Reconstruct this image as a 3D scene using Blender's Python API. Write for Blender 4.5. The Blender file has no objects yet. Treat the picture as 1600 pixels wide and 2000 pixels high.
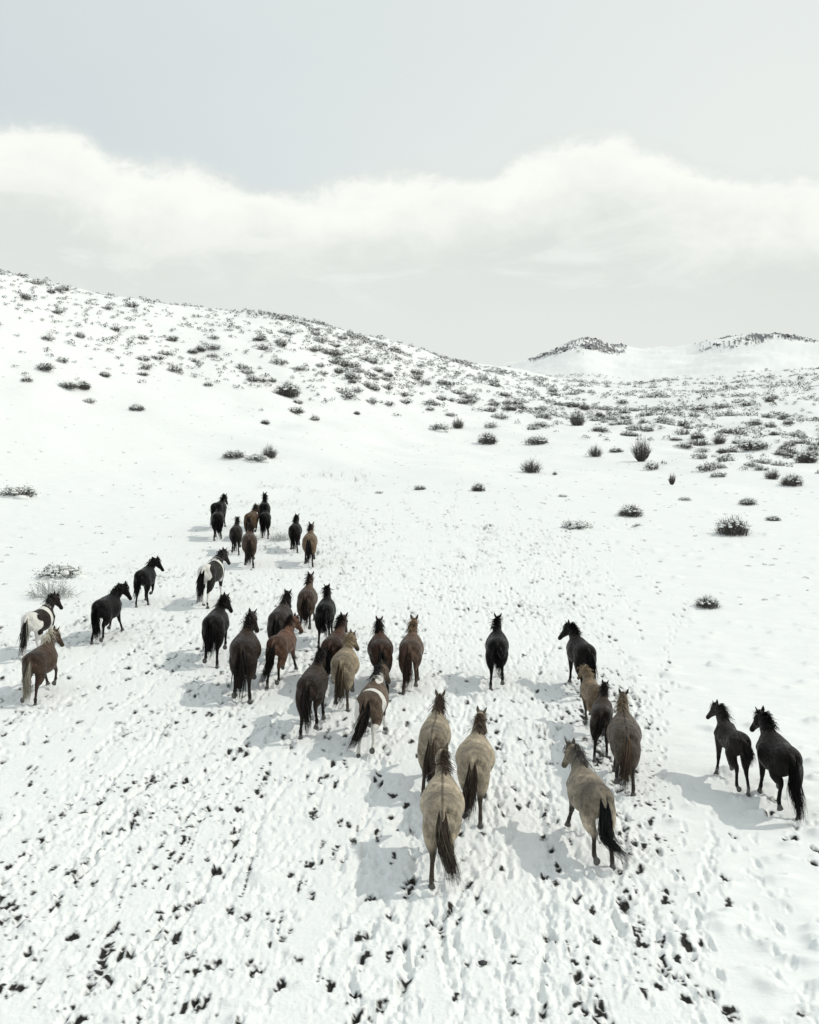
import bpy, math, random
import numpy as np
from mathutils import Vector, Matrix

sc = bpy.context.scene
COL = sc.collection
R = math.radians

# ------------------------------------------------------------------ camera
CAM_H = 7.3
PITCH = R(7.4)
VFOV = R(53.0)
F = 1000.0 / math.tan(VFOV / 2)          # focal length in pixels of the 1600x2000 photograph
cam_data = bpy.data.cameras.new("camera")
cam = bpy.data.objects.new("camera", cam_data)
COL.objects.link(cam)
cam.location = (0, 0, CAM_H)
cam.rotation_euler = (math.pi / 2 - PITCH, 0, 0)
cam_data.sensor_fit = 'VERTICAL'
cam_data.angle = VFOV
cam_data.clip_start = 0.1
cam_data.clip_end = 12000
sc.camera = cam
CP, SP = math.cos(PITCH), math.sin(PITCH)


def ray(px, py):
    a = (px - 800.0) / F
    b = (1000.0 - py) / F
    return np.array([a, CP + b * SP, -SP + b * CP])


def on_plane(px, py, z=0.0):
    d = ray(px, py)
    t = (z - CAM_H) / d[2]
    return np.array([d[0] * t, d[1] * t, z])


def project(x, y, z):
    dz = z - CAM_H
    dep = y * CP - dz * SP
    v = y * SP + dz * CP
    return 800 + F * x / dep, 1000 - F * v / dep


def az_el(px, py):
    d = ray(px, py)
    return math.atan2(d[0], d[1]), d[2] / math.hypot(d[0], d[1])


# ------------------------------------------------------------------ light
SUN_DIR = Vector((0.86, 0.30, 0.92)).normalized()      # towards the sun: right, a little beyond the herd
SUN_EL = math.asin(SUN_DIR.z)
SUN_AZ = math.atan2(SUN_DIR.x, SUN_DIR.y)

world = bpy.data.worlds.new("World")
sc.world = world
world.use_nodes = True
wn, wl = world.node_tree.nodes, world.node_tree.links
wn.clear()


def W(t, **k):
    n = wn.new(t)
    for a, b in k.items():
        setattr(n, a, b)
    return n


def wmath(op, a, b=None, c=None, clamp=False):
    n = W('ShaderNodeMath', operation=op, use_clamp=clamp)
    for i, v in enumerate((a, b, c)):
        if v is None:
            continue
        if isinstance(v, (int, float)):
            n.inputs[i].default_value = v
        else:
            wl.new(v, n.inputs[i])
    return n.outputs[0]


def wmap(v, a, b, c=0.0, d=1.0, smooth=True):
    n = W('ShaderNodeMapRange', interpolation_type='SMOOTHSTEP' if smooth else 'LINEAR')
    wl.new(v, n.inputs['Value'])
    for s, x in zip(('From Min', 'From Max', 'To Min', 'To Max'), (a, b, c, d)):
        n.inputs[s].default_value = x
    return n.outputs['Result']


def wmix(f, a, b):
    n = W('ShaderNodeMix', data_type='RGBA')
    if isinstance(f, (int, float)):
        n.inputs[0].default_value = f
    else:
        wl.new(f, n.inputs[0])
    for i, v in ((6, a), (7, b)):
        if isinstance(v, tuple):
            n.inputs[i].default_value = (*v, 1)
        else:
            wl.new(v, n.inputs[i])
    return n.outputs[2]


tc = W('ShaderNodeTexCoord')
sep = W('ShaderNodeSeparateXYZ')
wl.new(tc.outputs['Generated'], sep.inputs[0])
AZ = wmath('MULTIPLY', wmath('ARCTAN2', sep.outputs[0], sep.outputs[1]), 180 / math.pi)
EL = wmath('MULTIPLY', wmath('ARCSINE', sep.outputs[2]), 180 / math.pi)
# top edge of the cloud bank, elevation against azimuth (degrees)
edge_px = [(-400, 300), (-200, 270), (0, 248), (110, 243), (170, 262), (230, 300), (300, 312), (380, 322), (440, 343), (500, 362),
           (560, 370), (610, 374), (640, 358), (700, 342), (780, 335), (850, 338), (900, 345), (960, 338), (1010, 303),
           (1070, 278), (1130, 262), (1200, 258), (1260, 276), (1330, 300), (1380, 325), (1450, 342), (1530, 346), (1600, 342),
           (1800, 330), (2000, 300)]
edge_azel = []
for px, py in edge_px:
    a, e = az_el(px, py)
    edge_azel.append((math.degrees(a), math.degrees(math.atan(e))))
E0, E1 = 8.0, 24.0
A0, A1 = edge_azel[0][0], edge_azel[-1][0]
fc = W('ShaderNodeFloatCurve')
cv = fc.mapping.curves[0]
pts = [((a - A0) / (A1 - A0), (e - E0) / (E1 - E0)) for a, e in edge_azel]
cv.points[0].location = pts[0]
cv.points[1].location = pts[-1]
for p in pts[1:-1]:
    cv.points.new(*p)
fc.mapping.update()
wl.new(wmap(AZ, A0, A1, 0, 1, smooth=False), fc.inputs['Value'])
edge = wmath('ADD', wmath('MULTIPLY', fc.outputs[0], E1 - E0), E0)


def wnoise(scale, detail, rough, stretch=(1, 1, 1), dist=0.0):
    m = W('ShaderNodeMapping')
    m.inputs['Scale'].default_value = stretch
    wl.new(tc.outputs['Generated'], m.inputs[0])
    n = W('ShaderNodeTexNoise')
    n.inputs['Scale'].default_value = scale
    n.inputs['Detail'].default_value = detail
    n.inputs['Roughness'].default_value = rough
    n.inputs['Distortion'].default_value = dist
    wl.new(m.outputs[0], n.inputs['Vector'])
    return n.outputs[0]


nbig = wnoise(9, 6, 0.55, (1, 1, 1.6), 0.3)
nfine = wnoise(34, 6, 0.62, (1, 1, 1.5), 0.5)
nslow = wnoise(3.2, 4, 0.5, (1, 1, 2.6))
depth = wmath('SUBTRACT', edge, EL)                    # degrees below the cloud's top edge
depth = wmath('ADD', depth, wmath('MULTIPLY', wmath('SUBTRACT', nbig, 0.5), 1.6))
depth = wmath('ADD', depth, wmath('MULTIPLY', wmath('SUBTRACT', nfine, 0.5), 1.5))
ncurl = wnoise(75, 5, 0.6, (1, 1, 1.3), 0.8)
depth = wmath('ADD', depth, wmath('MULTIPLY', wmath('SUBTRACT', ncurl, 0.5), 0.7))
cloud = wmap(depth, -0.7, 1.0)
bright = wmath('MULTIPLY', wmap(depth, -0.3, 0.8), wmap(wmath('ADD', depth, wmath('MULTIPLY', wmath('SUBTRACT', nbig, 0.5), 5.5)), 0.9, 5.6, 1, 0))
sky = W('ShaderNodeTexSky', sky_type='NISHITA')
sky.sun_disc = False
sky.sun_elevation = SUN_EL
sky.sun_rotation = SUN_AZ
sky.air_density = 1.0
sky.dust_density = 2.0
K = 10.0    # colours below are radiance x10, brought back by the background strength of 0.1


def C(r, g, b):
    return (r * K, g * K, b * K)


# thin high veil over the blue: greyer on the left, whiter towards the sun on the right
veil = wmix(wmap(wmath('ADD', AZ, wmath('MULTIPLY', nslow, 14.0)), -20, 28), C(.67, .73, .75), C(.86, .895, .855))
veil = wmix(wmap(wmath('ADD', EL, wmath('MULTIPLY', nslow, 10.0)), 12, 34, 0, .5), veil, C(.75, .80, .785))
clear = wmix(0.93, sky.outputs[0], veil)
low = wmix(wmap(wmath('ADD', EL, wmath('MULTIPLY', wmath('SUBTRACT', nslow, .5), 12.0)), 0, 9), C(.79, .82, .785), C(.735, .775, .74))
body = wmix(bright, low, C(.965, .985, .925))
# a faint brighter wisp inside the bank
wisp = wmath('MULTIPLY', wmap(wnoise(7.5, 8, .62, (1, 1, 3.6), .9), .47, .70), wmap(EL, 2.5, 7))
body = wmix(wmath('MULTIPLY', wisp, .6), body, C(.91, .935, .895))
wcol = wmix(cloud, clear, body)
bg = W('ShaderNodeBackground')
bg.inputs['Strength'].default_value = 0.1
wl.new(wcol, bg.inputs['Color'])
wo = W('ShaderNodeOutputWorld')
wl.new(bg.outputs[0], wo.inputs[0])
world.cycles.sampling_method = 'MANUAL'
world.cycles.sample_map_resolution = 512

sun_data = bpy.data.lights.new("sun", 'SUN')
sun_data.energy = 2.05
sun_data.angle = R(0.6)
sun_data.color = (1.0, 0.955, 0.845)
sun = bpy.data.objects.new("sun", sun_data)
sun.rotation_euler = SUN_DIR.to_track_quat('Z', 'Y').to_euler()
COL.objects.link(sun)

sc.view_settings.view_transform = 'Standard'
sc.view_settings.look = 'None'
sc.view_settings.gamma = 1
sc.view_settings.exposure = 0.0
sc.view_settings.use_curve_mapping = False
sc.cycles.max_bounces = 5
sc.cycles.diffuse_bounces = 3
sc.cycles.transparent_max_bounces = 4

# ------------------------------------------------------------------ helpers


def tag(o, label=None, cat=None, group=None, kind=None):
    if label:
        o['label'] = label
    if cat:
        o['category'] = cat
    if group:
        o['group'] = group
    if kind:
        o['kind'] = kind
    return o


def link(name, me, parent=None):
    o = bpy.data.objects.new(name, me)
    COL.objects.link(o)
    if parent is not None:
        o.parent = parent
    return o


def np_mesh(name, co, faces, mats, smooth=True, mat_idx=None, loops_per=None):
    """co (n,3); faces (m,k) array or list of arrays of differing k"""
    me = bpy.data.meshes.new(name)
    blocks = faces if isinstance(faces, list) else [faces]
    blocks = [b for b in blocks if len(b)]
    nloop = sum(b.size for b in blocks)
    nf = sum(len(b) for b in blocks)
    me.vertices.add(len(co))
    me.vertices.foreach_set('co', np.ascontiguousarray(co, dtype=np.float32).ravel())
    me.loops.add(nloop)
    me.loops.foreach_set('vertex_index', np.concatenate([b.ravel() for b in blocks]).astype(np.int32))
    me.polygons.add(nf)
    sizes = np.concatenate([np.full(len(b), b.shape[1], dtype=np.int32) for b in blocks])
    starts = np.concatenate([[0], np.cumsum(sizes)[:-1]]).astype(np.int32)
    me.polygons.foreach_set('loop_start', starts)
    if mat_idx is not None:
        me.polygons.foreach_set('material_index', np.asarray(mat_idx, dtype=np.int32))
    me.polygons.foreach_set('use_smooth', np.full(nf, smooth, dtype=bool))
    me.update(calc_edges=True)
    for m in mats:
        me.materials.append(m)
    return me


def fattr(me, name, arr):
    a = me.attributes.new(name, 'FLOAT', 'POINT')
    a.data.foreach_set('value', np.asarray(arr, dtype=np.float32))


def cattr(me, name, arr):
    a = me.attributes.new(name, 'FLOAT_COLOR', 'POINT')
    c = np.ones((len(arr), 4), dtype=np.float32)
    c[:, :3] = arr
    a.data.foreach_set('color', c.ravel())


# tileable noise tiles made in the frequency domain
rng = np.random.default_rng(7)
TN = 1024


def fft_tile(lo, hi, slope=1.0, aniso=1.0, seed=0):
    """noise with wavelengths between TN/hi and TN/lo cells, unit variance; aniso>1 stretches along x"""
    r = np.random.default_rng(seed)
    w = r.standard_normal((TN, TN))
    fw = np.fft.rfft2(w)
    fy = np.fft.fftfreq(TN) * TN
    fx = np.fft.rfftfreq(TN) * TN
    k = np.sqrt((fy[:, None]) ** 2 + (fx[None, :] * aniso) ** 2) + 1e-9
    amp = k ** (-slope) * (k > lo) * (k < hi)
    t = np.fft.irfft2(fw * amp, s=(TN, TN))
    return (t / t.std()).astype(np.float32)


def sample(tile, x, y, scale):
    """bilinear sample, tile repeats every `scale` metres"""
    u = (x / scale % 1.0) * TN
    v = (y / scale % 1.0) * TN
    iu = np.floor(u).astype(np.int32)
    iv = np.floor(v).astype(np.int32)
    fu = (u - iu).astype(np.float32)
    fv = (v - iv).astype(np.float32)
    iu %= TN
    iv %= TN
    ju = (iu + 1) % TN
    jv = (iv + 1) % TN
    return (tile[iv, iu] * (1 - fu) * (1 - fv) + tile[iv, ju] * fu * (1 - fv)
            + tile[jv, iu] * (1 - fu) * fv + tile[jv, ju] * fu * fv)


T_BIG = fft_tile(3, 40, 1.6, 1, 1)
T_MID = fft_tile(20, 200, 0.9, 1, 2)
T_FINE = fft_tile(60, 420, 0.4, 1, 3)
T_DRIFT = fft_tile(8, 120, 1.3, 2.6, 4)

# ------------------------------------------------------------------ lie of the land
ridge_px = [(-300, 470), (-100, 508), (0, 531), (70, 547), (150, 567), (230, 582), (300, 592), (400, 604), (500, 611), (560, 619),
            (620, 632), (700, 652), (760, 668), (800, 682), (860, 698), (900, 707), (950, 716), (1000, 724), (1050, 733),
            (1100, 742), (1180, 749), (1260, 750), (1330, 743), (1400, 736), (1480, 729), (1600, 722), (1900, 715)]
ra, re_ = [], []
for px, py in ridge_px:
    a, e = az_el(px, py)
    ra.append(a)
    re_.append(e)
ra = np.array([-math.pi] + [-1.2] + ra + [1.0, math.pi])
re_ = np.array([0.01, 0.10] + re_ + [0.0, 0.01])
far_px = [(900, 730), (960, 722), (1010, 711), (1050, 698), (1080, 688), (1110, 675), (1140, 667), (1170, 675), (1200, 685), (1250, 691),
          (1300, 689), (1350, 684), (1385, 672), (1420, 662), (1460, 655), (1510, 655), (1560, 659), (1600, 664), (1680, 672), (1800, 690),
          (2100, 700)]
fa, fe = [], []
for px, py in far_px:
    a, e = az_el(px, py)
    fa.append(a)
    fe.append(e)
fa = np.array([-math.pi, -0.5] + fa + [math.pi])
fe = np.array([-0.01, -0.01] + fe + [-0.01])


def sstep(t):
    t = np.clip(t, 0, 1)
    return t * t * (3 - 2 * t)


def _solve(prof_fn, R_, e):
    ts = np.linspace(0.3, 1.0, 60)
    best = np.full_like(e, 1e9)
    for t in ts:
        s, r = prof_fn(t)
        best = np.minimum(best, (CAM_H + r * e) / max(s, 1e-6))
    return best


AZG = np.linspace(-math.pi, math.pi, 7201)
eg = np.interp(AZG, ra, re_)
kern = np.hanning(15)
kern /= kern.sum()
eg = np.convolve(np.pad(eg, 7, mode='edge'), kern, mode='valid')
R0 = np.interp(AZG, [-0.6, -0.38, -0.1, 0.05, 0.2, 0.4], [48, 50, 62, 80, 95, 95])
R1 = np.interp(AZG, [-0.6, -0.38, -0.1, 0.08, 0.15, 0.4], [140, 150, 200, 290, 330, 330])
kw = np.hanning(401)
kw /= kw.sum()
R0 = np.convolve(np.pad(R0, 200, mode='edge'), kw, mode='valid')
R1 = np.convolve(np.pad(R1, 200, mode='edge'), kw, mode='valid')
HR = np.full_like(eg, 1e9)
for t in np.linspace(0.35, 1.0, 80):
    s = t * t * (3 - 2 * t)
    r = R0 + (R1 - R0) * t
    HR = np.minimum(HR, (CAM_H + r * eg) / s)
FR0, FR1 = 560.0, 1250.0
efg = np.interp(AZG, fa, fe)
kf = np.hanning(25)
efg = np.convolve(np.pad(efg, 12, mode='edge'), kf / kf.sum(), mode='valid')
BASE = -9.0
HF = np.full_like(efg, 1e9)
for t in np.linspace(0.3, 1.0, 80):
    s = (t * t * (3 - 2 * t)) ** 1.3
    r = FR0 + (FR1 - FR0) * t
    HF = np.minimum(HF, (CAM_H + r * efg - BASE) / s)
HF = np.maximum(HF, 0)


def height(x, y):
    x = np.asarray(x, dtype=np.float64)
    y = np.asarray(y, dtype=np.float64)
    a = np.arctan2(x, y)
    r = np.hypot(x, y)
    r0 = np.interp(a, AZG, R0)
    r1 = np.interp(a, AZG, R1)
    hr = np.interp(a, AZG, HR)
    hf = np.interp(a, AZG, HF)
    z = hr * sstep((r - r0) / (r1 - r0))
    fall = sstep((r - r1) / 220.0)
    z = z * (1 - fall) + BASE * fall
    z = z + hf * sstep((r - FR0) / (FR1 - FR0)) ** 1.3
    fall2 = sstep((r - FR1) / 900.0)
    z = z * (1 - fall2) + (-12.0) * fall2
    # gentle undulation away from the herd
    w = sstep((r - 45) / 60.0)
    z = z + w * (sample(T_BIG, x, y, 160.0) * 0.32)
    z = z + sstep((r - 500) / 300) * (sample(T_MID, x, y, 1800.0) * .25 + sample(T_BIG, x, y, 1500.0) * 3.0)
    return z


ROCK_A = [az_el(px, 700)[0] for px in (1030, 1045, 1100, 1140, 1180, 1212, 1225, 1355, 1368, 1400, 1450, 1490, 1505, 1590, 1610)]
ROCK_T = np.array([0, 4, 9, 17, 11, 3, 0, 0, 7, 16, 22, 13, 4, 4, 0]) / F


def rock_mask(x, y):
    """bare rock along the crests of the two far tops"""
    a = np.arctan2(x, y)
    r = np.hypot(x, y)
    z = height(x, y)
    crest = np.interp(a, AZG, efg)
    thick = np.interp(a, ROCK_A, ROCK_T)
    n = .8 * sample(T_MID, x, y, 260.0) + 0.6 * sample(T_FINE, x, y, 330.0) + .9 * sample(T_BIG, x, y, 700.0)
    below = (crest - (z - CAM_H) / r) / np.maximum(thick, 1e-5)
    m = sstep((1.0 - below + n * .38 - .25) / .3) * sstep((n + .35) / .6) * (thick > 1e-4)
    return m * (r > 850) * (r < FR1 + 60)


# ------------------------------------------------------------------ trodden snow: a raster of hoof prints
CX0, CY0, CELL, NX, NY = -42.0, 5.0, 0.03, 2800, 2900
yb = [on_plane(1450, 2000)[1] - 5, on_plane(1450, 2000)[1], on_plane(1300, 1700)[1], on_plane(1250, 1450)[1],
      on_plane(1200, 1300)[1], on_plane(1150, 1100)[1], on_plane(1100, 950)[1], 90]
xb = [on_plane(1450, 2000)[0], on_plane(1450, 2000)[0], on_plane(1310, 1700)[0], on_plane(1270, 1450)[0],
      on_plane(1210, 1300)[0], on_plane(1180, 1100)[0], on_plane(1120, 950)[0], 12]
yl = [0, on_plane(0, 1290)[1] - 1, on_plane(0, 1250)[1], on_plane(350, 1030)[1], on_plane(560, 920)[1], 95]
xl = [-42, -42, on_plane(0, 1230)[0], on_plane(330, 1030)[0], on_plane(560, 920)[0], -8]


def trample(x, y):
    l = np.interp(y, yl, xl)
    r = np.interp(y, yb, xb)
    m = sstep((x - l) / 2.0 + .5) * sstep((r - x) / 1.6 + .5)
    m = m * (1 - 0.62 * sstep((y - 27) / 9) * sstep((x + 6) / 5)) * (1 - 0.5 * sstep((y - 46) / 12))
    return m * sstep((92 - y) / 15)


def build_raster(trails, loose, bumps):
    hm = np.zeros((NY, NX), dtype=np.float32)
    bare = np.zeros((NY, NX), dtype=np.float32)
    xs = CX0 + (np.arange(NX) + .5) * CELL
    ys = CY0 + (np.arange(NY) + .5) * CELL
    gx, gy = np.meshgrid(xs[::8], ys[::8])
    T = trample(gx, gy).astype(np.float32)
    T = np.repeat(np.repeat(T, 8, 0), 8, 1)[:NY, :NX]
    if T.shape != (NY, NX):
        T = np.pad(T, ((0, NY - T.shape[0]), (0, NX - T.shape[1])), mode='edge')
    idx = np.arange(NX)
    idy = np.arange(NY)

    def tl(tile, k, ox=0):
        return tile[np.ix_((idy * k + ox) % TN, (idx * k + 3 * ox) % TN)]
    clod = fft_tile(40, 420, 0.55, 1, 11)            # 3 cm cells: wavelengths 10 cm .. 1.2 m
    clod2 = np.roll(clod[::-1], 311, 1).T.copy()
    streak = fft_tile(5, 420, 0.70, 5.5, 12).T.copy()        # stretched along y, the way the herd runs
    n1 = tl(clod, 1)
    n2 = tl(clod2, 1, 517)
    st = tl(streak, 1, 97)
    patchy = tl(T_BIG, 1, 33)
    dens = np.clip(0.72 + 0.38 * patchy + .15 * st, 0.12, 1.35)
    hm += T * dens * (0.0036 * n1 + 0.0030 * st - 0.016 * np.clip(n2 - 1.35, 0, 1.2) - 0.026 * np.clip(st + .4 * n1 - 1.45, 0, 1.4))
    # windblown skin on untrodden snow
    hm += (1 - T * .7) * 0.010 * tl(fft_tile(6, 90, 1.5, 0.42, 13).T.copy(), 1)
    # print kernels
    R_ = 10
    ky, kx = np.mgrid[-R_:R_ + 1, -R_:R_ + 1] * CELL
    r2 = np.random.default_rng(5)
    kernels = []
    for i in range(88):
        th = r2.normal(-.10, .22)
        a_, b_ = r2.uniform(.032, .052), r2.uniform(.05, .15)
        if i >= 48:
            a_, b_ = r2.uniform(.032, .052), r2.uniform(.07, .15)
        u = kx * math.cos(th) + ky * math.sin(th)
        v = -kx * math.sin(th) + ky * math.cos(th)
        # ragged outline
        ang = np.arctan2(v, u)
        rag = 1 + .22 * np.sin(ang * 3 + r2.uniform(0, 6)) + .16 * np.sin(ang * 5 + r2.uniform(0, 6)) + .10 * np.sin(ang * 9 + r2.uniform(0, 6))
        d = np.sqrt((u / a_) ** 2 + (v / b_) ** 2) / rag
        pit = -np.clip(1.25 - d, 0, 1) ** .6
        rim = np.exp(-((d - 1.55) / .38) ** 2)
        core = np.clip(1.12 - d, 0, 1)
        kernels.append((pit.astype(np.float32), rim.astype(np.float32), (np.clip(core * 4.0, 0, 1)).astype(np.float32)))

    def stamp(x, y, depth, bareness):
        i = int((x - CX0) / CELL)
        j = int((y - CY0) / CELL)
        if i < R_ or j < R_ or i >= NX - R_ - 1 or j >= NY - R_ - 1:
            return
        pit, rim, core = kernels[r2.integers(48) if bareness <= 0 else 48 + r2.integers(40)]
        sl = (slice(j - R_, j + R_ + 1), slice(i - R_, i + R_ + 1))
        hm[sl] += pit * depth * .62 + rim * depth * .14
        if bareness > 0:
            np.maximum(bare[sl], core * bareness, out=bare[sl])
    tufts = []
    for tr in trails:
        for (x, y, d, b) in tr:
            stamp(x, y, d, b)
            if b > .5:
                tufts.append((x, y))
    # clustered scrapes: a hoof dragging through to the grass
    for (x, y, n, b) in loose:
        for k in range(max(1, n - 1)):
            xx, yy = x + r2.normal(0, .035), y + r2.normal(0, .06)
            stamp(xx, yy, .035, b)
        if b > .5:
            tufts.append((x, y))
    for (x, y, w, d, h) in bumps:                    # snowed-over tussocks with a little lee drift
        i = int((x - CX0) / CELL)
        j = int((y - CY0) / CELL)
        m = int(w / CELL * 1.6) + 2
        if i < m * 2 or j < m or i >= NX - m * 2 - 1 or j >= NY - m - 1:
            continue
        yy, xx = np.mgrid[-m:m + 1, -2 * m:2 * m + 1] * CELL
        sx = np.where(xx > 0, w * 1.4, w * .55)
        g = np.exp(-(xx / sx) ** 2 - (yy / d) ** 2)
        hm[j - m:j + m + 1, i - 2 * m:i + 2 * m + 1] += (h * g).astype(np.float32)
    # ragged grass edge
    rag = tl(clod, 1, 71)
    bare = np.clip(bare * (1.05 + .8 * rag + .5 * n2), 0, 1)
    crumb = (n1 * .7 + n2 * .7 - st * .5) * dens
    bare = np.maximum(bare, np.clip((crumb - 2.5) * 1.6, 0, 1) * (T > .45) * .9)
    seam = st * .95 + n1 * .85
    bare = np.maximum(bare, np.clip((seam * np.clip(dens, .4, 1.12) - 2.42) * 2.2, 0, 1) * (T > .3) * .95)
    return hm, bare, tufts


def mips(a):
    out = [a]
    for k in range(5):
        b = out[-1]
        b = b[:len(b) // 2 * 2]
        out.append((b[0::2] + b[1::2]) * .5)
    return out


def raster_sample(pyr, x, y, spacing):
    res = np.zeros(x.shape, dtype=np.float32)
    lev = np.clip(np.floor(np.log2(np.maximum(spacing / CELL, 1.0))), 0, len(pyr) - 1).astype(int)
    for L in range(len(pyr)):
        m = lev == L
        if not m.any():
            continue
        a = pyr[L]
        u = (x[m] - CX0) / CELL - .5
        v = (y[m] - CY0) / (CELL * 2 ** L) - .5
        inside = (u >= 0) & (v >= 0) & (u < NX - 2) & (v < a.shape[0] - 2)
        u = np.clip(u, 0, NX - 2.001)
        v = np.clip(v, 0, a.shape[0] - 2.001)
        iu = u.astype(int)
        iv = v.astype(int)
        fu = u - iu
        fv = v - iv
        val = (a[iv, iu] * (1 - fu) * (1 - fv) + a[iv, iu + 1] * fu * (1 - fv) + a[iv + 1, iu] * (1 - fu) * fv + a[iv + 1, iu + 1] * fu * fv)
        res[m] = val * inside
    return res

# ------------------------------------------------------------------ materials


def new_mat(name):
    m = bpy.data.materials.new(name)
    m.use_nodes = True
    nt = m.node_tree
    b = nt.nodes['Principled BSDF']
    return m, nt, b


def nd(nt, t, ins=None, **k):
    n = nt.nodes.new(t)
    for a, b in k.items():
        setattr(n, a, b)
    for a, v in (ins or {}).items():
        if hasattr(v, 'is_output'):
            nt.links.new(v, n.inputs[a])
        else:
            n.inputs[a].default_value = v
    return n


def mth(nt, op, a, b=0.0, clamp=False):
    return nd(nt, 'ShaderNodeMath', {0: a, 1: b}, operation=op, use_clamp=clamp).outputs[0]


def noise(nt, vec, scale, detail=4, rough=.55):
    return nd(nt, 'ShaderNodeTexNoise', {'Vector': vec, 'Scale': scale, 'Detail': detail, 'Roughness': rough}).outputs[0]


def mixc(nt, f, a, b, bt='MIX'):
    n = nt.nodes.new('ShaderNodeMix')
    n.data_type = 'RGBA'
    n.blend_type = bt
    for i, v in ((0, f), (6, a), (7, b)):
        if hasattr(v, 'is_output'):
            nt.links.new(v, n.inputs[i])
        elif isinstance(v, tuple):
            n.inputs[i].default_value = (*v, 1)
        else:
            n.inputs[i].default_value = v
    return n.outputs[2]


SNOW = (.77, .79, .775)


def ground_material():
    m, nt, b = new_mat('snow')
    geo = nd(nt, 'ShaderNodeNewGeometry')
    pos = geo.outputs['Position']
    at = nd(nt, 'ShaderNodeAttribute', attribute_name='bare').outputs['Fac']
    rk = nd(nt, 'ShaderNodeAttribute', attribute_name='rock').outputs['Fac']
    n1 = noise(nt, pos, 26, 5, .65)
    fac = mth(nt, 'MULTIPLY', at, mth(nt, 'ADD', mth(nt, 'MULTIPLY', n1, 2.0), .45), clamp=True)
    soil = mixc(nt, noise(nt, pos, 60, 3), (.004, .004, .004), (.022, .020, .017))
    rock = mixc(nt, noise(nt, pos, .12, 6, .7), (.05, .055, .065), (.20, .205, .215))
    tint = mixc(nt, noise(nt, pos, 1.3, 4), (.74, .765, .77), (.785, .805, .805))
    c = mixc(nt, fac, tint, soil)
    c = mixc(nt, rk, c, rock)
    nt.links.new(c, b.inputs['Base Color'])
    b.inputs['Roughness'].default_value = .65
    b.inputs['Specular IOR Level'].default_value = .2
    # fine relief: crystals and crumbs near, wind ripples farther
    st = nd(nt, 'ShaderNodeMapping', {'Vector': pos, 'Scale': (0.55, 1.6, 1.0)}).outputs[0]
    rip = noise(nt, st, 1.1, 5, .6)
    crumb = noise(nt, pos, 17, 4, .6)
    tr = nd(nt, 'ShaderNodeAttribute', attribute_name='trod').outputs['Fac']
    hgt = mth(nt, 'ADD', mth(nt, 'MULTIPLY', rip, .11), mth(nt, 'MULTIPLY', crumb, mth(nt, 'ADD', mth(nt, 'MULTIPLY', tr, .016), .0015)))
    bmp = nd(nt, 'ShaderNodeBump', {'Height': hgt, 'Strength': .8, 'Distance': 1.0})
    nt.links.new(bmp.outputs[0], b.inputs['Normal'])
    return m


M_GROUND = ground_material()


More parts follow.
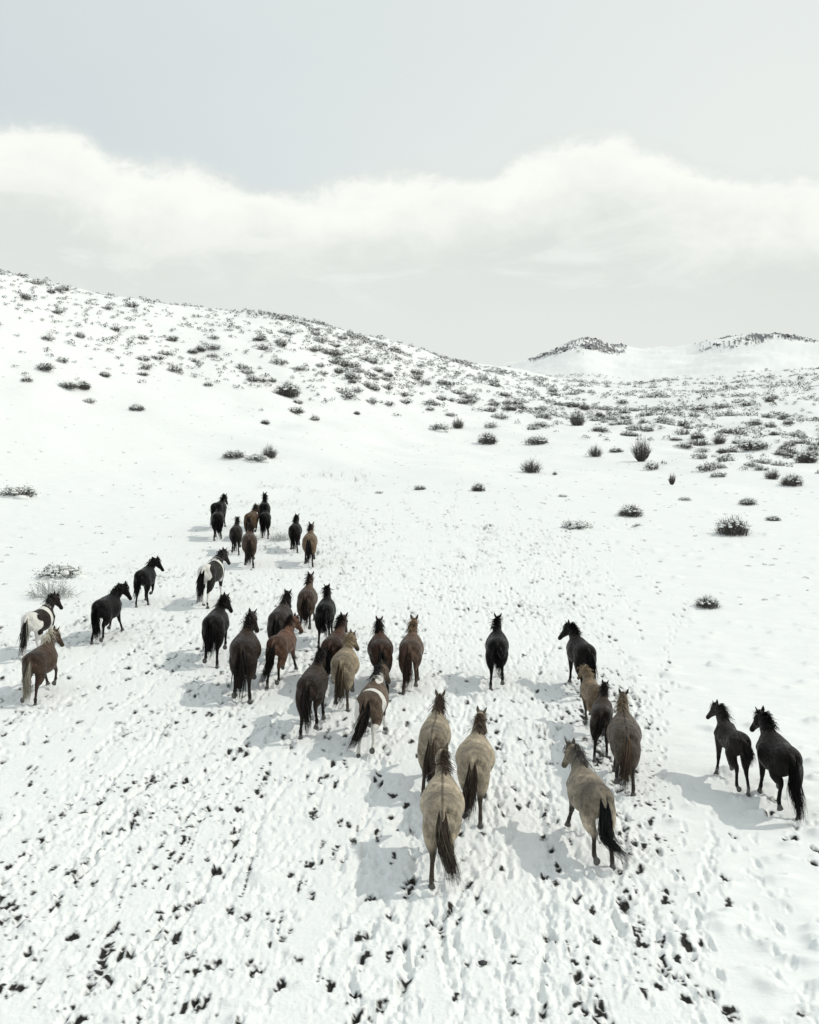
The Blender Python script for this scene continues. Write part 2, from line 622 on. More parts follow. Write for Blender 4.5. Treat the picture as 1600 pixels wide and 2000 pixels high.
def coat_material():
    m, nt, b = new_mat('horse_coat')
    tcn = nd(nt, 'ShaderNodeTexCoord')
    ob = tcn.outputs['Object']
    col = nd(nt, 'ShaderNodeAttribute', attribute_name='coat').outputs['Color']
    pf = nd(nt, 'ShaderNodeAttribute', attribute_name='patch').outputs['Fac']
    du = nd(nt, 'ShaderNodeAttribute', attribute_name='dust').outputs['Fac']
    hair = nd(nt, 'ShaderNodeMapping', {'Vector': ob, 'Scale': (1.0, .22, .5)}).outputs[0]
    fine = noise(nt, hair, 120, 4, .7)
    mid = noise(nt, ob, 7, 5, .6)
    k = mth(nt, 'ADD', mth(nt, 'MULTIPLY', fine, 1.5), mth(nt, 'MULTIPLY', mid, 2.3))
    k = mth(nt, 'MAXIMUM', mth(nt, 'SUBTRACT', k, .90), .25)
    kc = nd(nt, 'ShaderNodeCombineColor', {0: k, 1: k, 2: k}).outputs[0]
    c = mixc(nt, 1.0, col, kc, 'MULTIPLY')
    # paler clumped locks: hair texture plus glints painted into the coat colour
    lk = nd(nt, 'ShaderNodeMapRange', {'Value': noise(nt, nd(nt, 'ShaderNodeMapping', {'Vector': ob, 'Scale': (1.0, .35, .7)}).outputs[0], 34, 5, .75), 'From Min': .54, 'From Max': .74}).outputs[0]
    lk = mth(nt, 'MULTIPLY', lk, nd(nt, 'ShaderNodeMapRange', {'Value': noise(nt, ob, 4.5, 3, .5), 'From Min': .42, 'From Max': .62}).outputs[0])
    pale = mixc(nt, 1.0, mixc(nt, 1.0, col, (2.1, 2.1, 2.1), 'MULTIPLY'), (.005, .005, .005), 'ADD')
    c = mixc(nt, mth(nt, 'MULTIPLY', lk, .8), c, pale)
    edge_n = mth(nt, 'MULTIPLY', mth(nt, 'SUBTRACT', noise(nt, ob, 26, 3), .5), .05)
    pm = nd(nt, 'ShaderNodeMapRange', {'Value': mth(nt, 'ADD', pf, edge_n), 'From Min': -.008, 'From Max': .008}).outputs[0]
    white = mixc(nt, mid, (.60, .58, .54), (.78, .77, .74))
    c = mixc(nt, pm, c, white)
    sn = nd(nt, 'ShaderNodeMapRange', {'Value': mth(nt, 'ADD', noise(nt, ob, 75, 3, .7), mth(nt, 'MULTIPLY', du, .32)), 'From Min': .72, 'From Max': .80}).outputs[0]
    c = mixc(nt, sn, c, SNOW)
    nt.links.new(c, b.inputs['Base Color'])
    rg = nd(nt, 'ShaderNodeMapRange', {'Value': noise(nt, hair, 30, 4, .6), 'From Min': .35, 'From Max': .65, 'To Min': .24, 'To Max': .58}).outputs[0]
    nt.links.new(rg, b.inputs['Roughness'])
    b.inputs['Specular IOR Level'].default_value = .095
    bmp = nd(nt, 'ShaderNodeBump', {'Height': mth(nt, 'ADD', mth(nt, 'MULTIPLY', fine, .012), mth(nt, 'ADD', mth(nt, 'MULTIPLY', noise(nt, hair, 28, 3), .055), mth(nt, 'MULTIPLY', noise(nt, ob, 9, 3), .07))), 'Strength': .7, 'Distance': 1.0})
    nt.links.new(bmp.outputs[0], b.inputs['Normal'])
    return m


def hair_material():
    m, nt, b = new_mat('horse_hair')
    col = nd(nt, 'ShaderNodeAttribute', attribute_name='coat').outputs['Color']
    nt.links.new(col, b.inputs['Base Color'])
    b.inputs['Roughness'].default_value = .42
    b.inputs['Specular IOR Level'].default_value = .12
    return m


def plain(name, c1, c2, scale, rough=.7, spec=.2):
    m, nt, b = new_mat(name)
    ob = nd(nt, 'ShaderNodeTexCoord').outputs['Object']
    c = mixc(nt, noise(nt, ob, scale, 4, .7), c1, c2)
    nt.links.new(c, b.inputs['Base Color'])
    b.inputs['Roughness'].default_value = rough
    b.inputs['Specular IOR Level'].default_value = spec
    return m


M_COAT = coat_material()
M_HAIR = hair_material()
M_HOOF = plain('hoof_horn', (.02, .018, .016), (.16, .155, .15), 28, .5, .3)
M_EYE = plain('eye', (.006, .004, .003), (.012, .008, .006), 10, .12, .5)
M_TWIG = plain('dry_twig', (.03, .028, .025), (.15, .14, .125), 9)
M_LEAF = plain('sagebrush_leaf', (.013, .014, .014), (.085, .085, .077), 7)
M_FROST = plain('frosted_twig', (.22, .225, .22), (.60, .61, .60), 9)
M_CAP = plain('snow_cap', (.74, .76, .745), (.80, .82, .80), 3)
M_GRASS = plain('dead_grass', (.012, .012, .010), (.06, .055, .042), 9)
M_STONE = plain('dark_stone', (.02, .021, .023), (.09, .09, .095), 14)

# ------------------------------------------------------------------ horses


def frames(P, lateral=None):
    P = np.asarray(P, float)
    T = np.gradient(P, axis=0)
    T /= np.linalg.norm(T, axis=1)[:, None] + 1e-9
    if lateral is None:
        lateral = np.tile([1.0, 0, 0], (len(P), 1))
    L = lateral - (lateral * T).sum(1)[:, None] * T
    L /= np.linalg.norm(L, axis=1)[:, None] + 1e-9
    U = np.cross(L, T)
    return T, L, U


def loft(P, rx, ry, n=16, lateral=None, expo=1.0, drop=None):
    """closed tube with elliptical rings"""
    P = np.asarray(P, float)
    T, L, U = frames(P, lateral)
    th = np.linspace(0, 2 * math.pi, n, endpoint=False)
    c, s = np.cos(th), np.sin(th)
    V = []
    for i in range(len(P)):
        ring = P[i] + np.outer(c * rx[i], L[i]) + np.outer(s * ry[i], U[i])
        V.append(ring)
    V = np.concatenate(V + [P[:1], P[-1:]])
    k = len(P)
    Q = []
    Tr = []
    for i in range(k - 1):
        for j in range(n):
            a, b = i * n + j, i * n + (j + 1) % n
            Q.append((a, b, b + n, a + n))
    for j in range(n):
        Tr.append((k * n, (j + 1) % n, j))
        Tr.append((k * n + 1, (k - 1) * n + j, (k - 1) * n + (j + 1) % n))
    return V, np.array(Q), np.array(Tr)


def resample(keys, m):
    """keys: rows of control values, smooth interpolation to m rows (Catmull-Rom)"""
    K = np.asarray(keys, float)
    n = len(K)
    out = []
    for t in np.linspace(0, n - 1, m):
        i = min(int(t), n - 2)
        f = t - i
        p0, p1, p2, p3 = K[max(i - 1, 0)], K[i], K[i + 1], K[min(i + 2, n - 1)]
        out.append(.5 * ((2 * p1) + (-p0 + p2) * f + (2 * p0 - 5 * p1 + 4 * p2 - p3) * f * f + (-p0 + 3 * p1 - 3 * p2 + p3) * f ** 3))
    return np.array(out)


HIND = {   # femur, tibia, cannon, pastern (degrees forward from straight down)
    'mid': (20, -32, 2, 28), 'back': (4, -38, -20, 8), 'push': (-2, -44, -30, -8), 'lift': (14, -62, -12, -70), 'swing': (42, -58, 8, -30),
    'reach': (42, -14, 14, 34), 'under': (34, -24, 8, 30)}
FORE = {   # forearm, cannon, pastern
    'mid': (2, -1, 24), 'back': (-22, -24, 6), 'lift': (6, -70, -95), 'swing': (36, -42, -60), 'reach': (26, 22, 34), 'up': (48, -30, -50)}
GAITS = {  # hind left, hind right, fore left, fore right
    'trot_a': ('back', 'swing', 'swing', 'mid'), 'trot_b': ('swing', 'back', 'mid', 'swing'),
    'walk_a': ('back', 'under', 'mid', 'lift'), 'walk_b': ('under', 'back', 'lift', 'mid'),
    'walk_c': ('mid', 'lift', 'reach', 'back'), 'walk_d': ('lift', 'mid', 'back', 'reach'),
    'run_a': ('push', 'lift', 'up', 'reach'), 'run_b': ('lift', 'push', 'reach', 'up'),
    'foal': ('lift', 'back', 'mid', 'swing'), 'stand': ('mid', 'under', 'mid', 'reach')}


def rot_chain(p, angs, lens, side, spread):
    pts = [np.array(p, float)]
    for a, l in zip(angs, lens):
        t = R(a)
        pts.append(pts[-1] + l * np.array([side * spread, math.sin(t), -math.cos(t)]))
    return pts


def horse_shape(h):
    """all lofts and the joints, in horse units (withers about 1.33 up, nose towards +y)"""
    fat = h.get('fat', 1.0)
    leggy = h.get('leggy', 1.0)
    lofts = []
    vr = np.random.default_rng(int(h['t'][0] * 7 + h['t'][1]))
    z0 = (leggy - 1) * .62
    #          y     zc    rx    rz
    tor = [(-.755, 1.12, .05, .07), (-.735, 1.09, .13, .15), (-.67, 1.075, .205, .215), (-.54, 1.075, .262, .250), (-.40, 1.065, .280, .262),
           (-.24, 1.03, .255, .278), (-.08, .985, .285, .305), (.08, .965, .302, .318), (.24, .975, .292, .325), (.40, 1.01, .252, .320),
           (.53, 1.03, .205, .275), (.64, 1.03, .16, .205), (.71, 1.03, .09, .12)]
    tor = resample(tor, 30)
    P = np.stack([np.zeros(30), tor[:, 0], tor[:, 1] + z0], 1)
    belly = 1 + (fat - 1) * np.exp(-((tor[:, 0] - .02) / .33) ** 2)
    lofts.append(loft(P, tor[:, 2] * belly * (.97 + .03 * fat), tor[:, 3] * (1 + (belly - 1) * .45), 22))
    # withers and croup ridges
    lofts.append(loft([(0, .10, 1.20 + z0), (0, .28, 1.235 + z0), (0, .42, 1.24 + z0), (0, .55, 1.18 + z0)], [.05, .09, .10, .07], [.05, .085, .10, .07], 12))
    lofts.append(loft([(0, -.66, 1.18 + z0), (0, -.50, 1.235 + z0), (0, -.34, 1.23 + z0), (0, -.15, 1.20 + z0)], [.06, .13, .15, .08], [.07, .095, .09, .07], 12))
    # neck
    pitch0, pitch1 = h.get('neck', (28 + vr.uniform(-8, 3), 53 + vr.uniform(-14, 4)))
    yawn = R(h.get('neck_yaw', 0))
    m = 9
    p = np.array([0, .34, 1.07 + z0])
    NP = [p]
    lat = []
    nl = .70 * h.get('neck_len', 1.0)
    for i in range(m):
        t = i / (m - 1)
        pi_ = R(pitch0 + (pitch1 - pitch0) * t)
        yw = yawn * t ** .9
        d = np.array([-math.sin(yw) * math.cos(pi_), math.cos(yw) * math.cos(pi_), math.sin(pi_)])
        lat.append([math.cos(yw), math.sin(yw), 0])
        if i < m - 1:
            p = p + d * nl / (m - 1)
            NP.append(p)
    NP = np.array(NP)
    lat = np.array(lat)
    nrx = np.interp(np.linspace(0, 1, m), [0, .25, .5, .75, 1], [.175, .145, .118, .10, .086])
    nry = np.interp(np.linspace(0, 1, m), [0, .25, .5, .75, 1], [.27, .23, .185, .155, .12])
    lofts.append(loft(NP, nrx, nry, 16, lat))
    # head
    hp = R(h.get('head_pitch', -58))
    hy = yawn + R(h.get('head_yaw', 0))
    hd = np.array([-math.sin(hy) * math.cos(hp), math.cos(hy) * math.cos(hp), math.sin(hp)])
    hl = np.array([math.cos(hy), math.sin(hy), 0])
    hu = np.cross(hl, hd)
    hs = h.get('head', 1.0)
    start = NP[-1] + hu * .01
    S = np.array([-.07, -.02, .05, .13, .21, .30, .39, .46, .50, .525]) * hs
    W_ = np.array([.040, .078, .092, .094, .084, .064, .055, .056, .050, .030]) * hs
    D_ = np.array([.050, .092, .112, .128, .115, .088, .070, .067, .058, .032]) * hs
    off = np.array([0, 0, -.008, -.018, -.022, -.010, -.002, -.002, -.006, -.01]) * hs
    HP = start + np.outer(S, hd) + np.outer(off, hu)
    lofts.append(loft(HP, W_, D_, 14, np.tile(hl, (len(S), 1))))
    # brow bumps
    for sd in (-1, 1):
        c = start + hd * .13 * hs + hu * .055 * hs + hl * sd * .07 * hs
        lofts.append(loft([c - hd * .035, c - hd * .015, c + hd * .015, c + hd * .035], [.012, .026, .026, .012], [.012, .026, .026, .012], 8))
    # legs
    G = GAITS[h['gait']]
    hooves = []
    for i, sd in enumerate((-1, 1)):
        ang = list(HIND[G[i]])
        jj = h.get('jig', 0)
        ang = [a + jj * (3 if sd > 0 else -3) + vr.normal(0, 4) for a in ang]
        hip = (sd * .150, -.45, 1.03 + z0)
        pts = rot_chain(hip, ang, (.27 * leggy, .345 * leggy, .315 * leggy, .10), sd, 0.0)
        pts[1][0] += sd * .03
        pts[2][0] -= sd * .015
        hip, sti, hoc, fet, cor = pts
        mid_t = (sti + hoc) / 2
        # haunch mass, then gaskin, hock, cannon
        P1 = [hip + (0, .02, .10), hip * .75 + sti * .25, hip * .3 + sti * .7 + np.array([0, -.03, 0]), sti * .70 + hoc * .30 + np.array([0, -.035, 0]), mid_t * .6 + hoc * .4, hoc + (0, .01, .05), hoc + (0, 0, -.01), hoc * .75 + fet * .25, hoc * .35 + fet * .65, fet + (0, 0, .02), fet, fet * .5 + cor * .5, cor]
        kx = [.09, .132, .132, .110, .080, .056, .053, .041, .039, .043, .047, .042, .048]
        ky = [.15, .215, .200, .155, .102, .078, .072, .050, .044, .049, .054, .047, .052]
        lofts.append(loft(P1, kx, ky, 14))
        hooves.append((cor, ang[3], sd))
        # point of the buttock joining the thigh to the rump
        lofts.append(loft([np.array([sd * .10, -.58, 1.14 + z0]), np.array([sd * .11, -.635, 1.03 + z0]), np.array([sd * .115, -.62, .90 + z0]), hip * .25 + sti * .75 + np.array([0, -.12, -.02])],
                          [.08, .10, .095, .06], [.09, .10, .10, .06], 12))
    for i, sd in enumerate((-1, 1)):
        ang = [a + vr.normal(0, 4) for a in FORE[G[2 + i]]]
        elb = (sd * .145, .40, .79 + z0 * .8)
        pts = rot_chain(elb, ang, (.345 * leggy, .235 * leggy, .10), sd, 0.0)
        pts[1][0] -= sd * .015
        elb, kne, fet, cor = pts
        P1 = [elb + (0, .10, .22), elb + (0, .04, .10), elb, elb * .65 + kne * .35, elb * .2 + kne * .8, kne, kne * .75 + fet * .25, kne * .3 + fet * .7, fet, fet * .5 + cor * .5, cor]
        kx = [.07, .10, .098, .076, .057, .055, .043, .040, .047, .042, .047]
        ky = [.13, .155, .125, .083, .056, .053, .040, .037, .047, .042, .047]
        lofts.append(loft(P1, kx, ky, 12))
        hooves.append((cor, ang[2], sd))
    # shoulder blades
    for sd in (-1, 1):
        lofts.append(loft([(sd * .10, .30, 1.24 + z0), (sd * .165, .38, 1.10 + z0), (sd * .185, .46, .96 + z0), (sd * .15, .48, .84 + z0)], [.06, .085, .085, .06], [.08, .12, .13, .08], 12))
    # dock of the tail
    sway = h.get('sway', 0.0)
    lofts.append(loft([(0, -.62, 1.20 + z0), (0, -.72, 1.205 + z0), (sway * .02, -.80, 1.18 + z0), (sway * .04, -.85, 1.09 + z0)], [.06, .055, .045, .02], [.06, .055, .045, .02], 10))
    info = dict(neck=NP, nlat=lat, nry=nry, nrx=nrx, start=start, hd=hd, hl=hl, hu=hu, hs=hs, z0=z0, hooves=hooves)
    return lofts, info


def smooth_mesh(lofts, voxel, name, smooth_it):
    off = 0
    Vs, Qs, Ts = [], [], []
    for V, Q, T in lofts:
        Vs.append(V)
        Qs.append(Q + off)
        Ts.append(T + off)
        off += len(V)
    me = np_mesh(name, np.concatenate(Vs), [np.concatenate(Qs), np.concatenate(Ts)], [])
    o = bpy.data.objects.new(name, me)
    COL.objects.link(o)
    mod = o.modifiers.new('r', 'REMESH')
    mod.mode = 'VOXEL'
    mod.voxel_size = voxel
    mod.use_smooth_shade = True
    mod2 = o.modifiers.new('s', 'SMOOTH')
    mod2.factor = .5
    mod2.iterations = smooth_it
    dg = bpy.context.evaluated_depsgraph_get()
    out = bpy.data.meshes.new_from_object(o.evaluated_get(dg))
    bpy.data.objects.remove(o)
    bpy.data.meshes.remove(me)
    out.name = name
    return out


def ribbons(strands, widths, rs):
    """strands (n,k,3): each a flat tapering ribbon"""
    n, k, _ = strands.shape
    T = np.gradient(strands, axis=1)
    rv = rs.normal(size=(n, 1, 3))
    S = np.cross(T, rv)
    S /= np.linalg.norm(S, axis=2)[..., None] + 1e-9
    w = widths[:, None, None] * np.interp(np.linspace(0, 1, k), [0, .2, .7, 1], [.6, 1, .8, .08])[None, :, None]
    A = strands - S * w
    B = strands + S * w
    V = np.stack([A, B], 2).reshape(-1, 3)
    base = (np.arange(n) * k * 2)[:, None] + (np.arange(k - 1) * 2)[None, :]
    base = base.ravel()
    Q = np.stack([base, base + 1, base + 3, base + 2], 1)
    return V, Q


def hair_part(name, strands, widths, cols, tip, rs, core=None, corecol=None):
    V, Q = ribbons(strands, widths, rs)
    n, k, _ = strands.shape
    t = np.linspace(0, 1, k)[None, :, None] ** 1.3
    c = cols[:, None, :] * (1 - t) + tip[None, None, :] * t
    c = c * np.exp(rs.normal(0, .28, (n, 1, 1)))
    c = np.repeat(c, 2, axis=1).reshape(-1, 3)
    blocks = [Q]
    if core is not None:
        V2, Q2, T2 = core
        blocks = [np.concatenate([Q, Q2 + len(V)]), T2 + len(V)]
        V = np.concatenate([V, V2])
        cc = np.tile(corecol, (len(V2), 1))
        c = np.concatenate([c, cc])
    me = np_mesh(name, V, blocks, [M_HAIR])
    cattr(me, 'coat', c)
    return me


def hoof_mesh():
    n = 12
    th = np.linspace(0, 2 * math.pi, n, endpoint=False)
    rings = [(0.012, .036, .0), (-.005, .044, .0), (-.03, .050, .006), (-.062, .060, .012), (-.066, .050, .012)]
    V = []
    for z, r, y in rings:
        V.append(np.stack([np.cos(th) * r, np.sin(th) * r * 1.12 + y, np.full(n, z)], 1))
    V = np.concatenate(V + [np.array([[0, 0, .012]]), np.array([[0, .012, -.058]])])
    Q = [(i * n + j, (i + 1) * n + j, (i + 1) * n + (j + 1) % n, i * n + (j + 1) % n) for i in range(4) for j in range(n)]
    T = [(5 * n, j, (j + 1) % n) for j in range(n)] + [(5 * n + 1, 4 * n + (j + 1) % n, 4 * n + j) for j in range(n)]
    return np_mesh('hoof', V, [np.array(Q), np.array(T)], [M_HOOF])


def ear_mesh():
    rows = [(0, .020, .016), (.02, .030, .020), (.05, .033, .020), (.085, .026, .016), (.115, .013, .010), (.135, .002, .002)]
    n = 10
    th = np.linspace(0, 2 * math.pi, n, endpoint=False)
    V = []
    for z, a, b in rows:
        y = np.sin(th) * b
        y = np.where(y > 0, y * .35, y)          # hollow towards the front
        V.append(np.stack([np.cos(th) * a, y, np.full(n, z)], 1))
    V = np.concatenate(V)
    Q = [(i * n + j, i * n + (j + 1) % n, (i + 1) * n + (j + 1) % n, (i + 1) * n + j) for i in range(5) for j in range(n)]
    return V, np.array(Q)


HOOF = hoof_mesh()
EAR_V, EAR_Q = ear_mesh()


def eye_mesh():
    V, Q, T = loft([(0, 0, -.018), (0, 0, -.013), (0, 0, 0), (0, 0, .013), (0, 0, .018)], [.004, .014, .019, .014, .004], [.004, .014, .019, .014, .004], 10)
    return np_mesh('eye', V, [Q, T], [M_EYE])


EYE = eye_mesh()
BLACK, SOOT = (.004, .0038, .0042), (.018, .015, .014)
COATS = {
    'black': dict(c=BLACK, p=(.005, .005, .005), mane=BLACK, tail=BLACK),
    'blackbrown': dict(c=(.0105, .0082, .0075), p=(.006, .006, .006), mane=BLACK, tail=BLACK),
    'smoky': dict(c=(.030, .025, .022), p=(.010, .009, .009), mane=(.02, .02, .02), tail=(.014, .013, .013)),
    'darkbrown': dict(c=(.048, .033, .026), p=(.014, .011, .010), mane=SOOT, tail=SOOT),
    'liver': dict(c=(.092, .060, .044), p=(.030, .022, .018), mane=(.62, .59, .50), tail=(.36, .335, .27)),
    'bay': dict(c=(.085, .047, .034), p=(.010, .009, .008), mane=(.012, .011, .011), tail=(.013, .012, .012)),
    'brown': dict(c=(.112, .075, .056), p=(.016, .013, .011), mane=(.028, .02, .016), tail=(.022, .017, .014)),
    'redbay': dict(c=(.17, .094, .064), p=(.012, .010, .009), mane=(.018, .012, .010), tail=(.016, .014, .013)),
    'chestnut': dict(c=(.145, .094, .068), p=(.06, .04, .03), mane=(.18, .13, .085), tail=(.055, .035, .026)),
    'tan': dict(c=(.20, .14, .09), p=(.018, .015, .013), mane=(.02, .017, .015), tail=(.014, .012, .012)),
    'dun': dict(c=(.31, .265, .20), p=(.060, .048, .038), mane=(.058, .043, .034), tail=(.06, .045, .034)),
    'greydun': dict(c=(.215, .185, .145), p=(.045, .038, .034), mane=(.09, .085, .08), tail=(.012, .012, .013)),
    'greybrown': dict(c=(.135, .11, .09), p=(.04, .034, .03), mane=(.30, .24, .17), tail=(.13, .09, .06)),
    'yellow': dict(c=(.24, .195, .14), p=(.06, .048, .036), mane=(.42, .33, .22), tail=(.10, .075, .05)),
}
PINTO = {
    'left': [((-.05, -.62, 1.0), (.45, .36, .42)), ((0, .22, 1.0), (.5, .12, .6)), ((0, .30, .55), (.5, .2, .28)), ((0, -.5, .3), (.5, .4, .45)), ((0, .55, .3), (.4, .4, .45)), ((0, .48, 1.35), (.2, .07, .2))],
    'mid': [((-.10, -.62, 1.08), (.32, .36, .42)), ((0, .35, 1.15), (.5, .10, .5)), ((0, -.5, .25), (.5, .4, .35)), ((.0, .5, .25), (.4, .4, .3)), ((-.25, -.3, .85), (.12, .2, .3))],
    'near': [((.02, -.24, 1.20), (.34, .13, .36)), ((.20, -.18, .95), (.14, .14, .4)), ((-.24, -.60, .95), (.12, .16, .22)), ((.22, -.38, .85), (.11, .09, .40)), ((-.22, -.50, .62), (.12, .25, .25)), ((0, -.6, .28), (.5, .5, .42)), ((0, .5, .25), (.4, .5, .35)), ((.06, .48, 1.25), (.075, .3, .22))],
}


def paint(me, h, info):
    n = len(me.vertices)
    co = np.empty(n * 3, dtype=np.float32)
    me.vertices.foreach_get('co', co)
    co = co.reshape(-1, 3)
    x, y, z = co[:, 0], co[:, 1], co[:, 2] - info['z0']
    coat = COATS[h['coat']]
    base = np.array(coat['c']) * (.98 if h['coat'] in ('dun', 'greydun', 'yellow') else .66)
    c = np.tile(base, (n, 1))
    # countershading of the breed: paler belly and flanks inside, darker points
    if h['coat'] in ('dun', 'greydun', 'yellow', 'greybrown', 'tan'):
        bel = sstep((.86 - z) / .22) * sstep((z - .5) / .1)
        c = c * (1 + .55 * bel[:, None])
        face = sstep(((co - info['start']) @ info['hd'] - .22) / .2)
        c = c * (1 - .45 * face[:, None])
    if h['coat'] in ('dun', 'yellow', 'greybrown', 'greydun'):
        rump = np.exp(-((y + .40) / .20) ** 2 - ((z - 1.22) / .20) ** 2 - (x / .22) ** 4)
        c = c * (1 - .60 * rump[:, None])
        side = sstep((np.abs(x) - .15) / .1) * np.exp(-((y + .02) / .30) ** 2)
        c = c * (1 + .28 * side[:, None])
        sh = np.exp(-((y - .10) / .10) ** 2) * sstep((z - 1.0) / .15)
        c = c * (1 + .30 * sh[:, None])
        und = np.exp(-((y + .70) / .10) ** 2) * np.exp(-(x / .10) ** 2) * sstep((1.15 - z) / .1)  # shade of the cleft below the tail, painted into the coat
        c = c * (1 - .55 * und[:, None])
    if h['coat'] == 'greydun':
        bl = np.exp(-((y + .62) / .18) ** 2) * sstep((.98 - z) / .2) * sstep((z - .5) / .15)
        c = c * (1 + .9 * bl[:, None])
        rump = np.exp(-((y + .42) / .22) ** 2 - ((z - 1.12) / .2) ** 2)
        c = c * (1 - .45 * rump[:, None])
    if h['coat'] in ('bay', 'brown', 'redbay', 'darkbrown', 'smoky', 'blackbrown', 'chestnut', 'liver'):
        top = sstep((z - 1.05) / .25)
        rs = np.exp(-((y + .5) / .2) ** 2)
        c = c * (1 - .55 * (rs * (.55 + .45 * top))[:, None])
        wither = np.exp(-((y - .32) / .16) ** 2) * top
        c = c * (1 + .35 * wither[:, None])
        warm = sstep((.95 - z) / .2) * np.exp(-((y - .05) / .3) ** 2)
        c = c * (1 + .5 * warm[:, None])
    pts = sstep(((.74 if h['coat'] in ('dun', 'greydun', 'greybrown', 'tan', 'yellow') else .62) - z) / .24)[:, None]
    c = c * (1 - pts) + np.array(coat['p']) * pts
    if h.get('stripe'):
        st = np.exp(-(x / .014) ** 2) * (z > 1.12) * (y < .62)
        c = c * (1 - .85 * st[:, None])
    # dark crest of the neck
    m = np.array(coat['mane'])
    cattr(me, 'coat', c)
    pf = np.full(n, -1.0)
    if h.get('pinto'):
        wob = .14 * np.sin(x * 17 + 1) * np.sin(y * 13 + 2) + .10 * np.sin(z * 19 + x * 7)
        for ctr, r in PINTO[h['pinto']]:
            d = np.sqrt((((co - np.array(ctr)) / np.array(r)) ** 2).sum(1))
            pf = np.maximum(pf, (1 - d + wob) * .35)
    fattr(me, 'patch', pf)
    dust = .62 * sstep((.34 - z) / .3) + h.get('dust', 0) * sstep((z - 1.12) / .15)
    fattr(me, 'dust', dust)


def build_horse(h, seed):
    rs = np.random.default_rng(seed)
    root = bpy.data.objects.new('horse', None)
    root.empty_display_size = .3
    COL.objects.link(root)
    lofts, info = horse_shape(h)
    # feet down: lowest hoof on the ground
    low = 1e9
    hp = []
    for cor, pa, sd in info['hooves']:
        t = R(pa - 22)
        # sole of the hoof turned with the pastern
        hp.append((cor, t))
        low = min(low, cor[2] - .062 * math.cos(t))
    lift = -low - .035
    dist = h['dist']
    vox = .020 if dist < 20 else (.027 if dist < 27 else (.032 if dist < 36 else .037))
    me = smooth_mesh(lofts, vox, 'body', 12 if vox < .021 else (7 if vox < .028 else 4))
    me.materials.append(M_COAT)
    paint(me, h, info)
    me.transform(Matrix.Translation((0, 0, lift)))
    me.polygons.foreach_set('use_smooth', np.ones(len(me.polygons), dtype=bool))
    body = link('body', me, root)
    L = np.array([0, 0, lift])
    coat = COATS[h['coat']]
    dens = 1.0 if dist < 20 else (.6 if dist < 28 else .35)
    wid = 1.0 if dist < 20 else (1.45 if dist < 28 else 2.2)
    # ---- tail
    sway, kick, tl = h.get('sway', 0.0), h.get('kick', 0.0), h.get('tail_len', 1.0)
    z0 = info['z0']
    vr2 = np.random.default_rng(seed + 900)
    tt = np.linspace(0, 1, 12)
    full = h.get('tail_full', 1.0)
    Lz = (1.02 * tl) * h.get('leggy', 1.0)
    sw2 = sway * 1.35 + vr2.normal(0, .16)
    tx = sw2 * (.03 * tt + .30 * tt ** 2.2) + .03 * np.sin(tt * 6 + vr2.uniform(0, 6)) * tt + kick * .34 * np.clip(tt - .62, 0, 1) ** 1.2 * 2.2
    ty = -.74 - .15 * np.sin(np.clip(tt * 2.3, 0, 1.57)) - .06 * tt - .10 * abs(kick) * np.clip(tt - .5, 0, 1)
    tz = 1.225 + z0 - Lz * (tt ** 1.12) + .035 * np.sin(tt * 3.14) + .24 * abs(kick) * np.clip(tt - .62, 0, 1)
    Pc = np.stack([tx, ty, tz], 1)
    rad = np.interp(tt, [0, .08, .3, .6, .85, 1], [.034, .052, .078, .098, .085, .05]) * full
    n = int(430 * dens)
    ang = rs.uniform(0, 2 * math.pi, n)
    rr = np.sqrt(rs.uniform(.05, 1, n))
    ln = rs.uniform(.55, 1.08, n)
    u = np.linspace(0, 1, 10)
    S = np.zeros((n, 10, 3))
    wave = rs.uniform(0, 6.28, n)
    for i in range(n):
        q = np.clip(u * ln[i], 0, 1.08)
        cx = np.interp(q, tt, Pc[:, 0]) + np.clip(q - 1, 0, 1) * (Pc[-1, 0] - Pc[-2, 0]) * 12
        cy = np.interp(q, tt, Pc[:, 1])
        cz = np.interp(q, tt, Pc[:, 2]) - np.clip(q - 1, 0, 1) * .9
        r_ = np.interp(q, tt, rad) * rr[i]
        tw = ang[i] + .5 * np.sin(q * 3 + wave[i])
        S[i, :, 0] = cx + np.cos(tw) * r_ * 1.12 + .022 * q * np.sin(q * 7.5 + wave[i] * .35)
        S[i, :, 1] = cy + np.sin(tw) * r_ * .62
        S[i, :, 2] = cz
    stray = rs.normal(0, 1, (n, 1, 3)) * (u[None, :, None] ** 2) * .042
    S = S + stray + L
    core = loft(Pc[:-2] + L, rad[:-2] * .58, rad[:-2] * .36, 8)
    tc1 = np.array(coat['tail'])
    tc2 = np.array(coat.get('tail2', coat['tail']))
    cols = np.tile(tc1, (n, 1))
    tip = tc1 * .6
    if h['coat'] in ('dun', 'greybrown', 'yellow', 'chestnut'):
        k = (np.cos(ang) * rr > .25)
        cols[k] = tc1 * 1.9
        k = rs.random(n) < .10
        cols[k] = np.array(coat['c']) * 1.1
        tip = np.array([.018, .015, .014])
    if h['coat'] == 'liver':
        k = (np.sin(ang * 2 + 1) > .1) | (rs.random(n) < .15)
        cols[k] = np.array([.030, .026, .024])
        tip = tc1 * .8
    if h.get('pinto') == 'left':
        k = rs.random(n) < .22
        cols[k] = np.array([.55, .53, .48])
    w = rs.uniform(.0026, .0060, n) * wid
    tm = hair_part('tail', S, w, cols, tip, rs, core, tc1 * .55)
    link('tail', tm, root)
    # ---- mane
    side = h.get('mane_side', 1)
    ml = h.get('mane_len', .2) * .72
    nm = int(h.get('mane_n', 480) * dens)
    NPt, nl_, nry, nrx = info['neck'], info['nlat'], info['nry'], info['nrx']
    T_, L_, U_ = frames(NPt, nl_)
